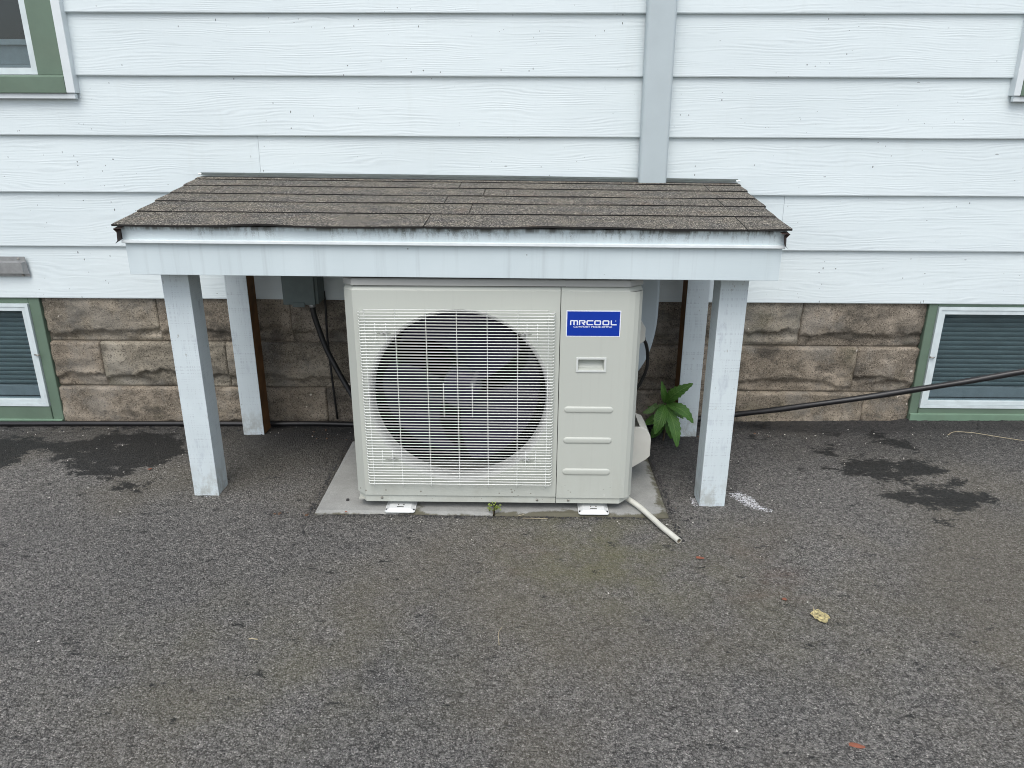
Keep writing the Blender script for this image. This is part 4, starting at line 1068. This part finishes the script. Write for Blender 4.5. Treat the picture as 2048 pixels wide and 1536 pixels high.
# ------------------------------------------------------------------ plants
def leaf(name, base, tip, width, parent, mat, droop=.02, normal=(0, -1, .5), fold=.25, seed=0, serr=.10, n=14, curl=0.0):
    b, t = Vector(base), Vector(tip); ax = t - b; L = ax.length; nrm = Vector(normal).normalized(); side = ax.cross(nrm).normalized(); up_ = side.cross(ax).normalized()
    vs = []; fs = []; uv = []
    for i in range(n + 1):
        u = i / n; wd = width * (math.sin(math.pi * min(1, u * .92 + .04)) ** .85) * (1 - .25 * u) * (1 + serr * (1 if i % 2 else -1) * (0 < i < n)) if 0 < i < n else width * .04
        c = b + ax * u + up_ * droop * math.sin(math.pi * u) * 1.0 + Vector((0, 0, -curl * u * u))
        for j in range(5):
            k = (j - 2) / 2; lift = abs(k) * fold * wd + .0012 * math.sin(u * 38 + j + seed)
            vs.append(c + side * k * wd + up_ * lift); uv.append((j / 4, u))
    for i in range(n):
        for j in range(4): a = i * 5 + j; fs.append((a, a + 1, a + 6, a + 5))
    return mk(name, vs, fs, mat, parent, smooth=True, uvs=uv, fix=False)
wd_ = thing('weed_plant', 'leafy green weed growing between the unit and the right posts', 'plant', (.692, .632, 0))
sb = (.686, .600, .178)
tube('stem', catmull([(.693, .625, -.01), (.696, .615, .06), (.690, .605, .12), sb], 5), [.0038] * 15 + [.003], M_stem, wd_, 7)
leaf('leaf', (.684, .602, .180), (.661, .585, .282), .0152, wd_, M_leaf, .010, (0, -1, .3), .30, 1)
leaf('leaf', (.687, .600, .182), (.776, .530, .292), .0287, wd_, M_leaf, .030, (.15, -1, .9), .16, 2, .12, 18)
leaf('leaf', (.688, .598, .176), (.797, .550, .112), .0281, wd_, M_leaf, .034, (0, -.8, 1), .18, 3)
leaf('leaf', (.687, .596, .172), (.727, .500, .026), .0299, wd_, M_leaf, .026, (.3, -1, .45), .16, 4, .10, 18)
leaf('leaf', (.684, .596, .174), (.637, .520, .074), .0305, wd_, M_leaf, .030, (-.1, -1, .7), .16, 5, .08, 18)
leaf('leaf', (.683, .600, .178), (.606, .560, .180), .0232, wd_, M_leafpale, .012, (0, -1, -.5), .10, 6, .10)
leaf('leaf', (.648, .580, .186), (.585, .545, .158), .0207, wd_, M_leafpale, .010, (0, -1, -.3), .12, 16, .10)
leaf('leaf', (.690, .606, .150), (.766, .600, .112), .0232, wd_, M_leaf, .018, (0, -.7, 1), .16, 7)
leaf('leaf', (.691, .608, .140), (.724, .598, .020), .0268, wd_, M_leaf, .022, (0, -1, .6), .16, 8)
leaf('leaf', (.690, .612, .110), (.603, .600, .082), .0244, wd_, M_leaf, .018, (0, -.8, 1), .16, 9)
leaf('leaf', (.692, .615, .080), (.640, .610, .018), .0232, wd_, M_leaf, .018, (0, -.8, 1), .16, 10)
sw = thing('small_weed', 'tiny yellow green weed sprouting from the joint between the pavers', 'plant', (.002, -.018, 0))
rng = random.Random(4)
tube('stem', [(.001, -.016, -.005), (.0, -.018, .012), (.001, -.018, .026)], [.003, .0026, .002], M_stem, sw, 6)
for k in range(46):
    a = rng.uniform(0, 6.28); e = rng.uniform(.1, 1.4); r0 = rng.uniform(.006, .017)
    c = Vector((.0015 + r0 * math.cos(a) * 1.15, -.019 + r0 * math.sin(a) * .55, .020 + .013 * math.sin(e) + rng.uniform(-.010, .010)))
    d = Vector((math.cos(a), math.sin(a) - .4, rng.uniform(-.2, .9))).normalized() * rng.uniform(.006, .0095)
    leaf('leaf', c, c + d, rng.uniform(.0024, .0038), sw, M_weedlet, .001, (0, -.6, 1), .15, k, 0, 4)

# ------------------------------------------------------------------ litter on the asphalt
def crumpled(cx, cy, rx, ry, rot, mat, seed, stem=None):
    rng = random.Random(seed); N = 22; K = 4; vs = []; fs = []; z = gz(cx, cy) + .006
    vs.append((cx, cy, z + .003))
    for j in range(1, K + 1):
        for k in range(N):
            a = 2 * math.pi * k / N; rr = j / K * (1 + .12 * math.cos(4 * a + 1) + (.34 * (rng.random() - .5) if j == K else 0))
            x, y = rx * rr * math.cos(a), ry * rr * math.sin(a)
            vs.append((cx + x * math.cos(rot) - y * math.sin(rot), cy + x * math.sin(rot) + y * math.cos(rot), z + .004 * mnoise.noise(Vector((x * 90, y * 90, seed))) + .006 * (j / K) ** 2 * (.5 + .5 * math.sin(2 * a + seed))))
    for k in range(N): fs.append((0, 1 + k, 1 + (k + 1) % N))
    for j in range(K - 1):
        for k in range(N): b = 1 + j * N; fs.append((b + k, b + N + k, b + N + (k + 1) % N, b + (k + 1) % N))
    return mk('dry_leaf', vs, fs, mat, None, smooth=True, fix=False)
o = crumpled(.9146, -.5681, .021, .028, .15, M_dryleaf, 3); tag(o, 'crumpled yellow dead leaf lying on the asphalt at the lower right', 'leaf')
tube('leaf_stalk', [(.9085, -.552, .008), (.906, -.540, .012), (.9065, -.532, .013)], .0009, M_twig, o, 5)
def samara(x, y, L, rot, label, mat=None):
    z = gz(x, y) + .006; vs = []; fs = []; n = 7
    for i in range(n + 1):
        u = i / n; w_ = .0052 * (.35 + math.sin(math.pi * min(1, u * .8 + .15)))
        for k in (-1, 0, 1):
            px, py = (u - .5) * L, k * w_; vs.append((x + px * math.cos(rot) - py * math.sin(rot), y + px * math.sin(rot) + py * math.cos(rot), z + .0015 * math.sin(u * 4 + 1) + (0 if k else .0012)))
    for i in range(n):
        for j in range(2): a = i * 3 + j; fs.append((a, a + 1, a + 4, a + 3))
    tag(mk('fallen_seed', vs, fs, mat or M_samara, None, smooth=True, fix=False), label, 'fallen seed')
samara(.6501, -.2829, .026, .1, 'rust red winged seed on the asphalt below the drain hose')
samara(.8282, -1.0157, .034, -.12, 'orange red winged seed near the bottom edge of the driveway')
samara(.8420, -.492, .016, 1.1, 'small rust coloured seed above and left of the yellow leaf', M_samara)
samara(-1.341, .300, .018, 1.4, 'small red seed at the rim of the left damp patch')
samara(-.505, .0 - .015, .016, .4, 'tiny red seed beside the front left corner of the paver')
def twig(pts, r, label):
    q_ = [(x, y, gz(x, y) + .006 + dz) for x, y, dz in pts]; tag(tube('twig', catmull(q_, 4), r, M_twig, None, 5), label, 'twig')
twig([(1.905, .66, 0), (1.945, .682, .004), (2.02, .668, .006), (2.10, .645, .003), (2.25, .60, 0)], .0014, 'thin straw coloured twig below the right basement window')
twig([(-.612, -.690, 0), (-.600, -.694, .004), (-.588, -.692, 0)], .0016, 'short pale twig on the open asphalt at lower left')
twig([(-.004 + .045, -.705, 0), (.038, -.66, .003), (.047, -.630, 0)], .0009, 'single upright straw on the asphalt in the middle foreground')
twig([(.10, -.048, 0), (.135, -.050, .001), (.185, -.050, 0)], .0010, 'dry grass straw along the front edge of the stained paver')
twig([(.083, -.040, .003), (.105, -.030, .004)], .0010, 'short dry straw on the front edge of the stained paver')
# countless small flecks and loose crumbs
def flecks(name, n, mat, seed, spots, size, label):
    rng = random.Random(seed); vs = []; fs = []
    for k in range(n):
        sx, sy, rx, ry = rng.choice(spots); x = rng.gauss(sx, rx); y = min(.80, rng.gauss(sy, ry))
        if PX0 - .01 < x < PX1 + .01 and PY0 - .005 < y < PY1: continue
        if y < -1.5: continue
        s = size * (.5 + rng.random() ** 2 * 1.3); z = gz(x, y) + s * .25 + .0025; b = len(vs); m = 5; an = rng.uniform(0, 6)
        el_ = rng.uniform(.45, 1)
        for zz, kk in ((-.4, 1), (.35, .7)):
            for j in range(m):
                a = 2 * math.pi * j / m; r = s * kk * rng.uniform(.7, 1.1); px, py = r * math.cos(a), r * el_ * math.sin(a)
                vs.append((x + px * math.cos(an) - py * math.sin(an), y + px * math.sin(an) + py * math.cos(an), z + zz * s * .8))
        fs.append(tuple(b + m + j for j in range(m)))
        for j in range(m): fs.append((b + j, b + (j + 1) % m, b + m + (j + 1) % m, b + m + j))
    o = mk(name, vs, fs, mat, None, fix=False); tag(o, label, None, None, 'stuff')
flecks('pale_flecks', 260, M_chip, 2, [(-1.7, .62, .4, .07), (-1.5, .4, .4, .15), (1.3, .66, .3, .06), (1.7, .6, .4, .1), (0, -.3, 1.2, .5), (-1.2, .1, .3, .2), (.95, .3, .2, .2), (.3, -.06, .3, .02), (-.9, .70, .2, .05)], .0022, 'scattered white chips and grit on the asphalt')
flecks('loose_crumbs', 1500, M_stone, 5, [(0, -.034, .35, .008), (-.3, -.036, .2, .006), (.35, -.034, .18, .006), (PX0 - .012, .2, .006, .2), (PX1 + .012, .2, .006, .2), (-1.6, .72, .5, .03), (1.4, .76, .4, .025), (0, .7, .8, .05)], .0036, 'loose dark asphalt crumbs along the paver edges and the wall')
flecks('leaf_litter', 40, plain('litter_brown', (.13, .075, .045), .7, 0, .4), 8, [(-.78, .68, .06, .03), (-.70, .62, .04, .03), (.60, .1, .02, .1), (1.05, .70, .1, .03), (-.62, -.03, .1, .01)], .0045, 'brown leaf scraps gathered behind the shelter posts')
box('loose_stone', -.5945 + .07, -.5945 + .080, .052, .061, .008, .015, M_stone, None, .002); tag(bpy.data.objects['loose_stone'], 'small black stone lying on the left paver beside the unit', 'stone')
